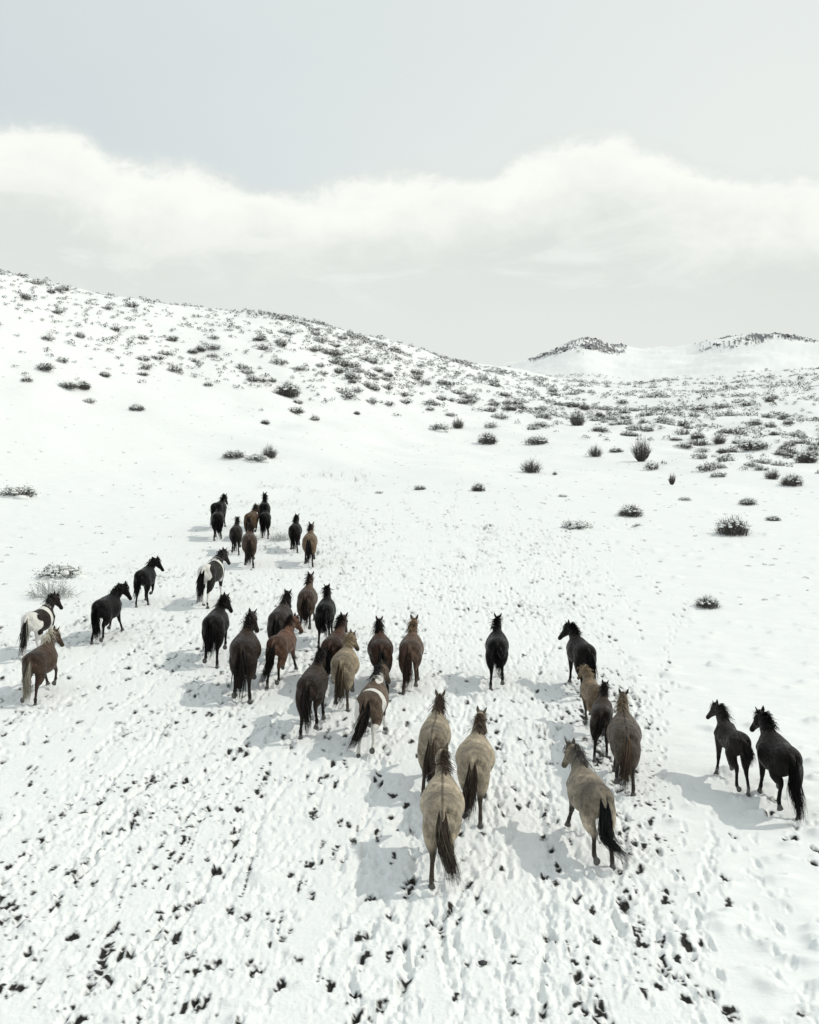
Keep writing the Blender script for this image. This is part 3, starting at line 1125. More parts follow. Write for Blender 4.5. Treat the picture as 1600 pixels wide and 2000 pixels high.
    q = rs.beta(1.7, 1.0, nm) * .78 + .22
    fi = q * (len(NPt) - 1)

    def ip(a):
        i0 = np.clip(np.floor(fi).astype(int), 0, len(NPt) - 2)
        f = (fi - i0)[:, None]
        aa = a if a.ndim == 2 else a[:, None]
        return aa[i0] * (1 - f) + aa[i0 + 1] * f
    P0, TT, LL, UU, RY, RX = ip(NPt), ip(T_), ip(L_), ip(U_), ip(nry), ip(nrx)
    sgn = np.where(UU[:, 2:3] > 0, 1.0, -1.0)
    UU = UU * sgn
    rt = P0 + UU * (RY * .93) + LL * rs.normal(0, .012, (nm, 1))
    bump = np.interp(q, [0, .2, .45], [.03, .015, 0])[:, None]
    rt = rt + UU * 0.0 + np.array([0, 0, 1]) * bump
    sd = np.where(rs.random((nm, 1)) < (.82 if side != 0 else .5), side if side != 0 else 1, -side if side != 0 else -1)
    le = ml * rs.uniform(.6, 1.25, (nm, 1))
    u = np.linspace(0, 1, 7)
    M = np.zeros((nm, 7, 3))
    up = np.array([0, 0, 1.0])
    wind = rs.normal(0, .04, (nm, 3))
    outf = rs.uniform(.15, 1.1, (nm, 1))
    liftf = rs.uniform(.3, 2.0, (nm, 1))
    backf = rs.normal(.22, .35, (nm, 1))
    for k, t in enumerate(u):
        out = LL * sd * (RX * (1.02 * min(1, t * 1.5)) + .03 * t) * outf
        lift_ = UU * liftf * (.035 * math.sin(min(t * 2.2, 1) * math.pi) + h.get('shag', .035) * (1 - t))
        down = -up * le * (t ** 1.35) * .95
        back = -TT * le * backf * t
        M[:, k] = rt + out + lift_ + down + back + wind * (t * 1.2)
    # forelock and tuft between the ears
    nf = int(60 * dens)
    st, hd, hl, hu, hs = info['start'], info['hd'], info['hl'], info['hu'], info['hs']
    Fk = np.zeros((nf, 7, 3))
    r0 = st + hu * .085 * hs + np.outer(rs.normal(0, .028, nf), hl) + np.outer(rs.uniform(-.06, .04, nf), hd)
    fdir = rs.normal(0, .045, (nf, 1)) * hl + hd * rs.uniform(.02, .16, (nf, 1))
    for k, t in enumerate(u):
        Fk[:, k] = r0 + fdir * t * 1.2 + hu * (.05 * math.sin(t * 3.0)) * rs.uniform(.5, 1.4, (nf, 1)) - up * .03 * t
    A = np.concatenate([M, Fk]) + L
    mc = np.array(coat['mane'])
    cols = np.tile(mc, (len(A), 1))
    if h['coat'] in ('dun', 'greybrown', 'yellow', 'chestnut'):
        k = rs.random(len(A)) < .4
        cols[k] = mc * (3.0 if mc[0] < .2 else .35)
    if h['coat'] == 'greydun':
        k = rs.random(len(A)) < .35
        cols[k] = mc * 2.6
    if h.get('pinto'):
        k = np.concatenate([(q < .34), np.zeros(nf, bool)])
        cols[k] = np.array([.6, .58, .54])
    # crest core so that the mane is not see-through
    cr = []
    for i in range(1, len(NPt)):
        f = i / (len(NPt) - 1)
        sg = 1 if U_[i, 2] > 0 else -1
        cr.append(NPt[i] + U_[i] * sg * nry[i] * .88 + L_[i] * side * nrx[i] * .35 + np.array([0, 0, .02 * (1 - f)]))
    cr = np.array(cr) + L
    core = loft(cr, [.012] * 3 + [.032] * (len(cr) - 4) + [.03], [.012] * 3 + [.04] * (len(cr) - 4) + [.03], 8, nl_[1:])
    w = rs.uniform(.0022, .0052, len(A)) * wid
    tipc = mc * .75
    mm = hair_part('mane', A, w, cols, tipc, rs, core, mc * .6)
    link('mane', mm, root)
    # ---- ears
    esc = h.get('ear', 1.0) * hs
    eb = h.get('ears_back', 0)
    em = None
    for sd_ in (-1, 1):
        ax = (hu * .75 + up * .5 - hd * (.25 + eb) + hl * sd_ * .42)
        ax /= np.linalg.norm(ax)
        fr = hd + hl * sd_ * .35
        fr = fr - ax * (fr @ ax)
        fr /= np.linalg.norm(fr)
        lt = np.cross(fr, ax)
        p0 = st + hu * .062 * hs + hl * sd_ * .055 * hs + hd * 0.0 + L
        V = p0 + esc * (EAR_V[:, :1] * lt + EAR_V[:, 1:2] * fr + EAR_V[:, 2:] * ax)
        ear = np_mesh('ear', V, EAR_Q, [M_COAT])
        cc = np.tile(np.array(coat['c']) * .55, (len(V), 1))
        k = np.repeat(np.linspace(1, .25, 6), 10)[:, None]
        cattr(ear, 'coat', cc * k)
        fattr(ear, 'patch', np.full(len(V), -1.0))
        fattr(ear, 'dust', np.zeros(len(V)))
        link('ear', ear, root)
    # ---- eyes and hooves
    for sd_ in (-1, 1):
        e = link('eye', EYE, root)
        e.location = Vector(st + hd * .15 * hs + hu * .045 * hs + hl * sd_ * .082 * hs + L)
    for cor, t in hp:
        f = link('hoof', HOOF, root)
        f.location = Vector(cor + L)
        f.rotation_euler = (t, 0, 0)
    h['feet'] = [cor + L for cor, t in hp]
    return root


# px of the tail root, px of the withers' x, foot line y: read off the photograph, turned into places on the snow
HORSES = [
 # near group
 dict(t=(864, 1568), w=865, hx=863, f=1733, gait='trot_a', coat='dun', stripe=1, fat=1.16, neck_yaw=2, head_pitch=-64, sway=.35, kick=.15, mane_side=1, mane_len=.13, jig=1,
      label='nearest pale dun horse with a dark back stripe, last of its file'),
 dict(t=(923, 1475), w=934, hx=938, f=1614, gait='walk_b', coat='dun', fat=1.22, neck_yaw=-6, head_yaw=-12, sway=-.15, kick=-.3, mane_side=1, mane_len=.16,
      label='broad pale dun horse with long two-tone tail, walking right of the two striped ones'),
 dict(t=(843, 1444), w=853, hx=858, f=1560, gait='walk_a', coat='dun', stripe=1, fat=1.05, neck_yaw=-3, sway=.1, mane_side=1, mane_len=.2, tint=.82, ear=1.1,
      label='dun horse with reddish mane and pricked ears, just ahead of the nearest one'),
 dict(t=(1178, 1558), w=1133, hx=1123, f=1694, gait='run_b', coat='greydun', fat=1.12, neck_yaw=4, head_yaw=14, sway=.25, kick=1.0, tail_full=1.15, mane_side=1, mane_len=.2, tail_len=1.03,
      label='grey-dun horse with black tail flicked out to the right and grizzled mane'),
 dict(t=(1224, 1426), w=1220, hx=1219, f=1553, gait='trot_b', coat='greybrown', stripe=1, fat=1.15, neck_yaw=-3, sway=.1, kick=-.45, mane_side=-1, mane_len=.15,
      label='grey-brown horse with straw coloured mane and long brown tail, right of the small bay'),
 dict(t=(1175, 1406), w=1178, hx=1180, f=1491, gait='walk_a', coat='darkbrown', s=.77, leggy=1.08, fat=.92, neck_yaw=-4, head_yaw=-14, tail_len=.62, sway=-.3, mane_len=.08, dust=.15, head=.92,
      label='small dark brown young horse with short tail, beside the grey-brown mare'),
 dict(t=(1170, 1336), w=1146, hx=1142, f=1440, gait='walk_d', coat='yellow', coatc=(.165, .122, .082), s=.73, leggy=1.1, fat=.92, neck_yaw=10, head_yaw=14, tail_len=.55, sway=.1, mane_len=.10, mane_side=1, head=.92, shag=.04,
      label='fawn foal with fluffy blond mane, close behind the black-brown leader on the right'),
 dict(t=(1150, 1272), w=1121, hx=1116, f=1362, gait='walk_a', coat='blackbrown', fat=1.08, neck_yaw=8, head_yaw=42, head_pitch=-52, sway=.3, tail_len=.85, mane_side=1, mane_len=.10,
      label='black-brown horse with head turned left, leading the file on the right'),
 dict(t=(1453, 1464), w=1418, hx=1404, f=1556, gait='foal', coat='smoky', s=.77, leggy=1.16, fat=.76, neck_yaw=9, head_yaw=22, head_pitch=-52, tail_len=.42, sway=.3, mane_len=.07, mane_side=1, dust=.3, head=.95, shag=.04,
      label='leggy dark foal with snow-flecked back and raised hind leg, left of the black mare'),
 dict(t=(1548, 1486), w=1505, hx=1494, f=1604, gait='trot_b', coat='blackbrown', fat=1.1, neck_yaw=3, head_yaw=18, head_pitch=-54, sway=.1, tail_full=1.1, mane_side=1, mane_len=.12, tail_len=1.05, dust=.15, shag=.03,
      label='black mare with tail reaching the snow, rightmost horse of the herd'),
 dict(t=(971, 1262), w=971, hx=972, f=1349, gait='trot_a', coat='black', fat=1.05, neck_yaw=-2, sway=.25, mane_side=-1, mane_len=.14, tail_len=.72,
      label='lone black horse in the gap between the middle bunch and the right-hand file'),
 # middle bunch
 dict(t=(800, 1257), w=806, hx=808, f=1355, gait='trot_a', coat='chestnut', stripe=0, fat=1.08, neck_yaw=-4, sway=-.15, mane_side=-1, mane_len=.13, ear=1.1,
      label='chestnut horse with sandy mane, alone on the right side of the middle bunch'),
 dict(t=(745, 1267), w=742, hx=740, f=1355, gait='trot_b', coat='bay', fat=1.15, neck_yaw=4, head_yaw=-18, sway=.1, mane_side=-1, mane_len=.22, shag=.05,
      label='dark bay horse with bushy black mane, directly ahead of the brown and white pinto'),
 dict(t=(716, 1357), w=741, hx=747, f=1476, gait='run_a', coat='greybrown', pinto='near', fat=1.08, neck_yaw=-14, head_yaw=-8, sway=-.5, kick=-.55, tail_full=1.2, mane_side=-1, mane_len=.12, coatc=(.15, .108, .078), tailc=BLACK, manec=(.02, .02, .02),
      label='brown and white pinto with a white band over the loin and thick black tail'),
 dict(t=(666, 1290), w=680, hx=684, f=1390, gait='trot_b', coat='yellow', fat=1.2, neck_yaw=-8, head_yaw=-30, sway=.1, kick=-.5, mane_side=1, mane_len=.14, tail_full=1.1,
      label='pale yellow-dun horse with blond head turned right, in the thick of the middle bunch'),
 dict(t=(644, 1252), w=660, hx=669, f=1352, gait='trot_b', coat='bay', fat=1.05, neck_yaw=-6, sway=.1, mane_side=-1, mane_len=.1, tail_len=.85,
      label='reddish dark bay horse half hidden by the yellow-dun horse beside it'),
 dict(t=(600, 1345), w=618, hx=625, f=1445, gait='trot_a', coat='darkbrown', s=.98, fat=1.04, neck_yaw=-8, head_yaw=4, sway=.1, tail_len=.95, mane_side=1, mane_len=.06, dust=.2,
      label='dark brown horse with narrow straight tail, lowest of the middle bunch on its left edge'),
 dict(t=(534, 1256), w=563, hx=572, f=1342, gait='run_a', coat='redbay', s=.92, fat=.95, leggy=1.05, neck_yaw=-10, head_yaw=-28, sway=-.55, kick=-.35, mane_side=-1, mane_len=.13,
      label='small red bay horse with black tail blowing left, trotting up the slope'),
 dict(t=(540, 1198), w=554, hx=560, f=1292, gait='trot_a', coat='smoky', fat=1.08, neck_yaw=-6, sway=.2, mane_side=1, mane_len=.18, tail_full=1.1, coatc=(.06, .05, .042),
      label='grey-brown dark horse with long mane, just above the small red bay'),
 dict(t=(596, 1160), w=602, hx=606, f=1234, gait='run_a', coat='brown', fat=1.1, neck_yaw=-4, sway=.2, kick=-.25, mane_side=-1, mane_len=.08, ear=1.15, tail_len=.95,
      label='brown horse with tall pricked ears and bushy dark tail, heading the middle bunch'),
 dict(t=(632, 1190), w=636, hx=640, f=1265, gait='trot_a', coat='black', fat=1.02, neck_yaw=2, head_yaw=26, sway=.05, mane_side=-1, mane_len=.1, tail_len=.8,
      label='slim black horse just right of the brown one with tall ears'),
 dict(t=(472, 1253), w=492, hx=490, f=1370, gait='run_b', coat='darkbrown', fat=1.14, neck_yaw=-14, head_yaw=-14, sway=-.25, tail_full=1.25, mane_side=1, mane_len=.2, tailx=0,
      label='stout dark brown horse with heavy long tail, at the left of the middle bunch'),
 dict(t=(412, 1205), w=434, hx=437, f=1302, gait='run_b', coat='blackbrown', fat=1.08, neck_yaw=-16, head_yaw=-18, sway=-.1, tail_full=1.3, mane_side=1, mane_len=.18, tail_len=.9,
      label='glossy black horse left of the stout dark brown one, tail thick and wavy'),
 # left group
 dict(t=(52, 1203), w=92, hx=103, f=1290, gait='walk_a', coat='smoky', pinto='left', fat=1.05, neck_yaw=-14, head_yaw=-8, sway=-.25, kick=-.2, mane_side=1, mane_len=.17, coatc=(.03, .022, .018),
      label='black and white pinto with white rump, beside the bare bush on the far left'),
 dict(t=(57, 1279), w=90, hx=102, f=1376, gait='run_b', coat='liver', fat=1.22, neck_yaw=-6, head_yaw=-22, sway=.1, kick=-.35, tail_full=.95, mane_side=-1, mane_len=.26, shag=.05,
      label='liver brown horse with flaxen mane and flaxen tail, leftmost in the herd'),
 dict(t=(190, 1172), w=228, hx=238, f=1256, gait='run_a', coat='black', fat=1.26, neck_yaw=-34, head_yaw=-22, head_pitch=-64, neck=(24, 46), sway=.25, mane_side=1, mane_len=.34, mane_n=520, tail_full=1.2,
      label='shaggy black stallion with very long mane, climbing to the right on the left side'),
 dict(t=(273, 1122), w=300, hx=302, f=1187, gait='walk_a', coat='black', fat=1.1, neck_yaw=-30, head_yaw=-30, neck=(22, 40), sway=-.25, mane_side=1, mane_len=.2, tail_len=.8,
      label='black horse with one ear stuck out, head low and turned right, above the shaggy stallion'),
 dict(t=(397, 1108), w=425, hx=433, f=1188, gait='walk_b', coat='smoky', pinto='mid', fat=1.02, neck_yaw=-12, head_yaw=-18, sway=-.25, kick=-.15, mane_side=1, mane_len=.14, coatc=(.026, .023, .021),
      label='black pinto with white flank and white shoulder band, alone above the glossy black horse'),
 # leaders
 dict(t=(424, 1004), w=427, hx=427, f=1056, gait='walk_a', coat='black', fat=1.05, neck_yaw=-3, sway=.15, mane_side=1, mane_len=.14, tail_full=1.2,
      label='black horse at the head of the herd, rear one of the tight left pair'),
 dict(t=(419, 984), w=431, hx=437, f=1036, gait='walk_b', coat='black', fat=1.08, neck_yaw=-4, head_yaw=-10, sway=-.1, mane_side=1, mane_len=.12,
      label='black horse with raised head, front one of the tight left pair'),
 dict(t=(459, 1028), w=462, hx=463, f=1084, gait='trot_b', coat='smoky', s=.92, fat=1.0, neck_yaw=-2, sway=.3, mane_side=1, mane_len=.1, tail_len=.95,
      label='small charcoal horse between the left black pair and the brown one'),
 dict(t=(486, 1047), w=488, hx=487, f=1110, gait='trot_b', coat='brown', fat=1.05, neck_yaw=0, sway=.12, mane_side=1, mane_len=.12, tail_full=1.1,
      label='red-brown horse with narrow black tail, rearmost of the leading cluster'),
 dict(t=(486, 1004), w=492, hx=500, f=1056, gait='walk_a', coat='tan', fat=1.08, neck_yaw=-14, head_yaw=-12, sway=.1, mane_side=1, mane_len=.16, coatc=(.13, .085, .055),
      label='tan-brown horse with black head, squeezed among the leading black horses'),
 dict(t=(517, 1004), w=518, hx=518, f=1053, gait='walk_b', coat='black', fat=1.0, neck_yaw=4, sway=-.4, mane_side=-1, mane_len=.16, tail_full=1.3,
      label='black horse with bushy tail, right of the tan-brown horse in the leading cluster'),
 dict(t=(515, 985), w=517, hx=517, f=1036, gait='walk_a', coat='black', fat=1.02, neck_yaw=0, head_yaw=-10, sway=0, mane_side=1, mane_len=.12, neck=(32, 64),
      label='black horse farthest ahead on the right of the leading cluster, head held high'),
 dict(t=(574, 1034), w=578, hx=580, f=1080, gait='trot_b', coat='blackbrown', fat=1.06, neck_yaw=-4, sway=.05, mane_side=-1, mane_len=.14, tail_full=1.15,
      label='black-brown horse just left of the tan one, apart from the leading cluster'),
 dict(t=(603, 1047), w=606, hx=608, f=1108, gait='trot_b', coat='tan', fat=1.04, neck_yaw=-2, sway=.03, mane_side=-1, mane_len=.1, ear=1.2, tail_full=1.05,
      label='tan horse with black mane and black tail, right edge of the leading group'),
]


def place_horse(h, ground):
    G = on_plane(h['t'][0], h['f'])
    tx, ty = G[0], G[1] + .12
    # height of the tail root above the snow from its row in the photograph
    zs = np.linspace(.6, 1.8, 241)
    _, pys = project(tx, ty, zs)
    z = zs[np.argmin(abs(pys - h['t'][1]))]
    s = h.get('s') or float(np.clip(z / 1.235, .93, 1.12))
    # keep the tail root on its column even though the depth moved a little
    a = (h['t'][0] - 800) / F
    tx = a * (ty * CP - (1.22 * s - CAM_H) * SP)
    if 'yaw' in h:
        yaw = R(h['yaw'])
    else:
        best = None
        for d in np.linspace(-70, 70, 281):
            t = R(d)
            x, y = tx - math.sin(t) * 1.06 * s, ty + math.cos(t) * 1.06 * s
            px, _ = project(x, y, 1.32 * s)
            ny = R(h.get('neck_yaw', 0)) * .6
            fw, lt = 1.06 + .47 * math.cos(ny), -.47 * math.sin(ny)
            xh, yh = tx + (-math.sin(t) * fw + math.cos(t) * lt) * s, ty + (math.cos(t) * fw + math.sin(t) * lt) * s
            hx, _ = project(xh, yh, 1.62 * s)
            e = .35 * abs(px - h['w']) + abs(hx - h['hx'])
            if best is None or e < best[0]:
                best = (e, t)
        yaw = best[1]
    x = tx - math.sin(yaw) * .72 * s
    y = ty + math.cos(yaw) * .72 * s
    return x, y, s, yaw


placed = []
for i, h in enumerate(HORSES):
    x, y, s, yaw = place_horse(h, None)
    h['dist'] = math.hypot(x, y)
    placed.append((x, y, s, yaw))
    if h.get('tint') or h.get('coatc') or h.get('tailc') or h.get('manec'):
        c = dict(COATS[h['coat']])
        if h.get('tint'):
            c['c'] = tuple(v * h['tint'] for v in c['c'])
        if h.get('coatc'):
            c['c'] = h['coatc']
        if h.get('tailc'):
            c['tail'] = h['tailc']
        if h.get('manec'):
            c['mane'] = h['manec']
        key = h['coat'] + '_own_%d' % i
        COATS[key] = c
        h['own'] = key

for i, (h, (x, y, s, yaw)) in enumerate(zip(HORSES, placed)):
    keep = None
    if h.get('own'):
        keep = COATS[h['coat']]
        COATS[h['coat']] = COATS[h['own']]
    root = build_horse(h, 100 + i)
    if keep is not None:
        COATS[h['coat']] = keep
    root.location = (x, y, float(height(x, y)))
    root.rotation_euler = (0, 0, yaw)
    root.scale = (s, s, s)
    tag(root, h['label'], 'horse', 'free-running herd of horses on the snow')

# ------------------------------------------------------------------ trails, scrapes, drift bumps
r3 = np.random.default_rng(21)
trails = []


def make_trail(x0, y0, ang, length, depth, bare_p, step=.46, wander=.12, lat=.11, clusters=1.0):
    out = []
    x, y = x0, y0
    a = ang
    n = int(length / step)
    ph = r3.uniform(0, 6)
    for k in range(n):
        a += r3.normal(0, wander) * .25
        a += (ang - a) * .08
        x += math.sin(a) * step
        y += math.cos(a) * step
        sd = (1 if k % 2 else -1) * lat
        # hind print falls near the fore print
        for q in range(2):
            xx = x + math.cos(a) * sd + r3.normal(0, .03)
            yy = y - math.sin(a) * sd + r3.normal(0, .05) + q * .09
            b = 0.0
            if r3.random() < bare_p:
                b = r3.uniform(.55, 1.0)
            out.append((xx, yy, depth * r3.uniform(.5, 1.25), b))
    return out


# tracks the horses leave behind them
for (x, y, s, yaw) in placed:
    bx, by = x + math.sin(yaw) * .5, y - math.cos(yaw) * .5
    L_ = 22
    a = -yaw * .5
    sx, sy = bx - math.sin(a) * L_, by - math.cos(a) * L_
    trails.append(make_trail(sx, sy, a, L_ + .6, .05, .03))
# the rest of the herd's ground: everything left of the boundary, running away from the viewer
for k in range(105):
    y0 = r3.uniform(5, 34)
    l = max(np.interp(y0, yl, xl), -1.0 - .55 * y0)
    r = np.interp(y0, yb, xb)
    x0 = r3.uniform(l, r)
    trails.append(make_trail(x0, y0, r3.normal(.03 + (.12 if x0 < -1 else 0), .06), r3.uniform(6, 22), r3.uniform(.02, .05), .012 if y0 < 30 else .02))
# boundary file on the right, ending at the grey-brown horse
trails.append(make_trail(*on_plane(1440, 1995)[:2], -.03, 9, .07, .10, step=.42))
trails.append(make_trail(*on_plane(1400, 1995)[:2], -.04, 10, .07, .08, step=.5))
trails.append(make_trail(*on_plane(1250, 1990)[:2], -.02, 5, .05, .08))
trails.append(make_trail(*on_plane(1600, 1665)[:2], -.12, 2.0, .08, .5))
trails.append(make_trail(*on_plane(1640, 1720)[:2], -.10, 3.0, .08, .35))
# thin wandering tracks beyond the herd


def path_px(pxs, depth, bare_p, step=.5):
    P = [on_plane(px, py)[:2] for px, py in pxs]
    out = []
    k = 0
    for (x0, y0), (x1, y1) in zip(P[:-1], P[1:]):
        d = math.hypot(x1 - x0, y1 - y0)
        n = max(1, int(d / step))
        ax, ay = (x1 - x0) / d, (y1 - y0) / d
        for i in range(n):
            t = i / n
            k += 1
            sd = .09 if k % 2 else -.09
            out.append((x0 + (x1 - x0) * t - ay * sd + r3.normal(0, .05), y0 + (y1 - y0) * t + ax * sd + r3.normal(0, .06),
                        depth * r3.uniform(.8, 1.4), r3.uniform(.4, .9) if r3.random() < bare_p else 0))
    return out


for pts_ in ([(1320, 1340), (1250, 1380), (1300, 1500)], [(1390, 1180), (1320, 1200), (1300, 1300), (1290, 1400)], [(1210, 1000), (1235, 1040), (1245, 1100), (1290, 1160), (1345, 1180), (1335, 1230)],
             [(1095, 1030), (1120, 1080), (1140, 1140), (1170, 1200), (1200, 1260), (1260, 1340), (1310, 1440)],
             [(1110, 1035), (1090, 1090), (1105, 1140), (1150, 1190)], [(1060, 1020), (1070, 1060), (1080, 1130), (1110, 1180)],
             [(1195, 1060), (1190, 1130), (1230, 1180), (1255, 1260)], [(940, 1010), (935, 1090), (915, 1130), (890, 1150)],
             [(850, 1070), (870, 1120), (890, 1160), (900, 1210)], [(760, 980), (765, 1010), (780, 1060), (775, 1110), (800, 1160)],
             [(720, 990), (700, 1020), (730, 1050), (760, 1100)], [(810, 1000), (840, 1030), (835, 1070)], [(1010, 980), (1000, 1040), (1020, 1100), (1000, 1180)],
             [(980, 1050), (985, 1110), (960, 1160), (975, 1200)], [(690, 1010), (720, 1040), (700, 1090)], [(1040, 1050), (1050, 1110), (1030, 1170), (1060, 1230)],
             [(800, 940), (790, 980), (810, 1020), (850, 1060)], [(900, 940), (880, 1000), (900, 1060)], [(640, 960), (700, 1000)], [(1090, 950), (1050, 1000), (1060, 1040)]):
    trails.append(path_px(pts_, .075, .22, .42))
for k in range(60):
    px, py = r3.uniform(600, 1130), r3.uniform(960, 1240)
    x, y, _ = on_plane(px, py)
    trails.append(make_trail(x, y - 3, r3.normal(0, .35), r3.uniform(3, 9), .075, .05, wander=.5))
for k in range(85):
    y0 = r3.uniform(9.5, 26)
    x0 = r3.uniform(-.5 * y0, min(.45 * y0, np.interp(y0, yb, xb)))
    trails.append(make_trail(x0, y0, r3.normal(.05 + (.16 if x0 < -1 else 0), .08), r3.uniform(2, 7), .036, .012, step=.08, wander=.3, lat=.012))
steps = []
for h, (x, y, s_, yaw) in zip(HORSES, placed):
    for p in h['feet']:
        if p[2] < .22:
            c_, n_ = math.cos(yaw), math.sin(yaw)
            steps.append((x + (p[0] * c_ - p[1] * n_) * s_, y + (p[0] * n_ + p[1] * c_) * s_, .07, 0))
            for q in range(3):
                steps.append((steps[-1 - q][0] + r3.normal(0, .06), steps[-1 - q][1] - .12 + r3.normal(0, .08), .03, 0))
trails.append(steps)
loose = []
# dark scrapes that stand out in the foreground of the photograph: pixel, spread
for px, py, n in [(30, 1935, 5), (80, 1917, 2), (140, 1830, 4), (50, 1868, 3), (112, 1768, 2), (272, 1588, 3), (205, 1625, 3), (172, 1683, 2), (342, 1833, 4), (368, 1862, 2), (272, 1927, 2),
                  (426, 1697, 4), (440, 1645, 2), (405, 1672, 2), (334, 1664, 2), (490, 1885, 3), (548, 1920, 4), (640, 1925, 3), (604, 1588, 2), (615, 1742, 3), (568, 1713, 2), (713, 1830, 4), (755, 1868, 2),
                  (748, 1962, 5), (690, 1940, 1), (607, 1686, 2), (648, 1665, 3), (685, 1612, 1), (765, 1554, 3), (770, 1680, 3), (725, 1755, 4), (805, 1718, 5), (830, 1860, 2), (915, 1885, 2), (995, 1870, 1),
                  (865, 1825, 2), (900, 1797, 2), (862, 1815, 1), (918, 1730, 1), (1060, 1632, 2), (1075, 1655, 2), (1082, 1690, 2), (1080, 1725, 2), (1138, 1760, 2), (1178, 1838, 2), (1215, 1760, 3), (1250, 1845, 3), (1297, 1765, 3),
                  (1262, 1805, 2), (1320, 1875, 2), (1255, 1925, 1), (1290, 1925, 2), (1385, 1938, 2), (1425, 1978, 4), (1335, 1840, 3), (1340, 1957, 1), (1253, 1647, 1), (1253, 1702, 1), (1596, 1655, 2), (1535, 1645, 1),
                  (1003, 1538, 1), (975, 1397, 1), (968, 1455, 1), (1063, 1442, 1), (1145, 1447, 1), (62, 1500, 2), (60, 1530, 1), (205, 1565, 2), (248, 1540, 1), (300, 1527, 2), (335, 1535, 2), (362, 1525, 3), (510, 1520, 2), (495, 1545, 2), (340, 1410, 2), (265, 1388, 2), (95, 1450, 2), (155, 1410, 2),
                  (145, 1345, 2), (380, 1355, 2), (300, 1300, 2), (310, 1305, 2), (225, 1315, 2), (480, 1420, 1), (550, 1440, 1), (100, 1700, 2), (185, 1720, 2), (30, 1790, 1), (480, 1790, 3), (545, 1800, 2), (590, 1880, 1), (20, 1760, 2), (225, 1812, 2), (390, 1950, 3), (150, 1990, 3), (255, 1870, 2), (420, 1880, 3)]:
    x, y, _ = on_plane(px, py)
    loose.append((x, y, n, r3.uniform(.75, 1)))
for k in range(130):
    y = r3.uniform(13, 36)
    l = max(np.interp(y, yl, xl), -.9 - .5 * y)
    x = r3.uniform(l, np.interp(y, yb, xb))
    loose.append((x, y, 1, r3.uniform(.5, .9)))
bumps = []
for k in range(1300):
    px, py = r3.uniform(-50, 1650), r3.uniform(860, 2000)
    x, y, _ = on_plane(px, py)
    t = float(trample(np.array(x), np.array(y)))
    if t > .5 and r3.random() < .93:
        continue
    if t <= .5 and py > 1300 and r3.random() < .45:
        continue
    w = r3.uniform(.08, .26) * (1 + .35 * (y > 40))
    bumps.append((x, y, w, w * r3.uniform(.35, .7), r3.uniform(.04, .11) * (1.5 if y > 35 else 1)))
for px, py, w, h_ in [(500, 1715, .20, .12), (55, 1812, .22, .10), (265, 1595 + 8, .3, .05), (250, 1722, .2, .07), (350, 1733, .16, .07), (1010, 1420, .55, .13), (1110, 1178, .3, .11), (1495, 1925, .22, .07), (1105, 1172 + 20, .3, .1),
                      (1450, 1310, .3, .06), (1500, 1325, .25, .05), (1380, 1245, .25, .06), (1250, 1030, .5, .15), (1225, 1945, .25, .08), (1410, 1705 + 30, .2, .05), (1520, 1440, .3, .07), (1375, 1420, .25, .05)]:
    x, y, _ = on_plane(px, py)
    bumps.append((x, y, w, w * .6, h_))

hm, bare_r, tufts = build_raster(trails, loose, bumps)
# let each standing hoof sit in cleared snow, and keep clods out of the bellies
hm = np.clip(hm, -.11, .16)
PYR_H, PYR_B = mips(hm), mips(bare_r)

# ------------------------------------------------------------------ ground sheets (rings round the viewpoint's foot, shared seams)


def az_columns(fine_n):
    a = np.concatenate([np.linspace(-math.pi, -R(32), 40, endpoint=False), np.linspace(-R(32), -R(23.5), 40, endpoint=False),
                        np.linspace(-R(23.5), R(23.5), fine_n), np.linspace(R(23.5), R(32), 41)[1:], np.linspace(R(32), math.pi, 41)[1:]])
    return a


AZC = az_columns(860)
dep = np.linspace(R(38), R(5.2), 560)
rows_near = np.concatenate([[.4, 2, 4, 6, 7.5, 8.5], CAM_H / np.tan(dep)])
RN = rows_near[-1]
rows_mid = np.exp(np.linspace(math.log(RN), math.log(345), 150))
rows_far = np.concatenate([np.exp(np.linspace(math.log(345), math.log(560), 24)), np.linspace(560, 1290, 72)[1:], [1400, 1600, 2000, 2600, 3500, 5000, 7500]])


def ring_mesh(name, rr, with_raster, colstep=1):
    az = AZC
    A, RR = np.meshgrid(az, rr)
    x = RR * np.sin(A)
    y = RR * np.cos(A)
    z = height(x, y)
    bare = np.zeros(x.shape, dtype=np.float32)
    rock = np.zeros(x.shape, dtype=np.float32)
    trod = np.zeros(x.shape, dtype=np.float32)
    if with_raster:
        sp = np.gradient(rr)[:, None] * np.ones_like(x)
        fade = sstep((RN - RR) / 6.0)
        z = z + raster_sample(PYR_H, x, y, sp) * fade
        bare = raster_sample(PYR_B, x, y, sp) * fade
        trod = trample(x, y).astype(np.float32)
    if rr[-1] > 600:
        rock = rock_mask(x, y)
        z = z + rock * (np.abs(sample(T_MID, x, y, 300.0)) * .9)
    n, m = x.shape
    co = np.stack([x, y, z], 2).reshape(-1, 3)
    i = np.arange((n - 1) * m).reshape(n - 1, m)[:, :-1].ravel()
    Q = np.stack([i, i + 1, i + 1 + m, i + m], 1)[:, ::-1]
    me = np_mesh(name, co, Q, [M_GROUND])
    fattr(me, 'bare', bare.ravel())
    fattr(me, 'rock', rock.ravel())
    fattr(me, 'trod', trod.ravel())
    return me


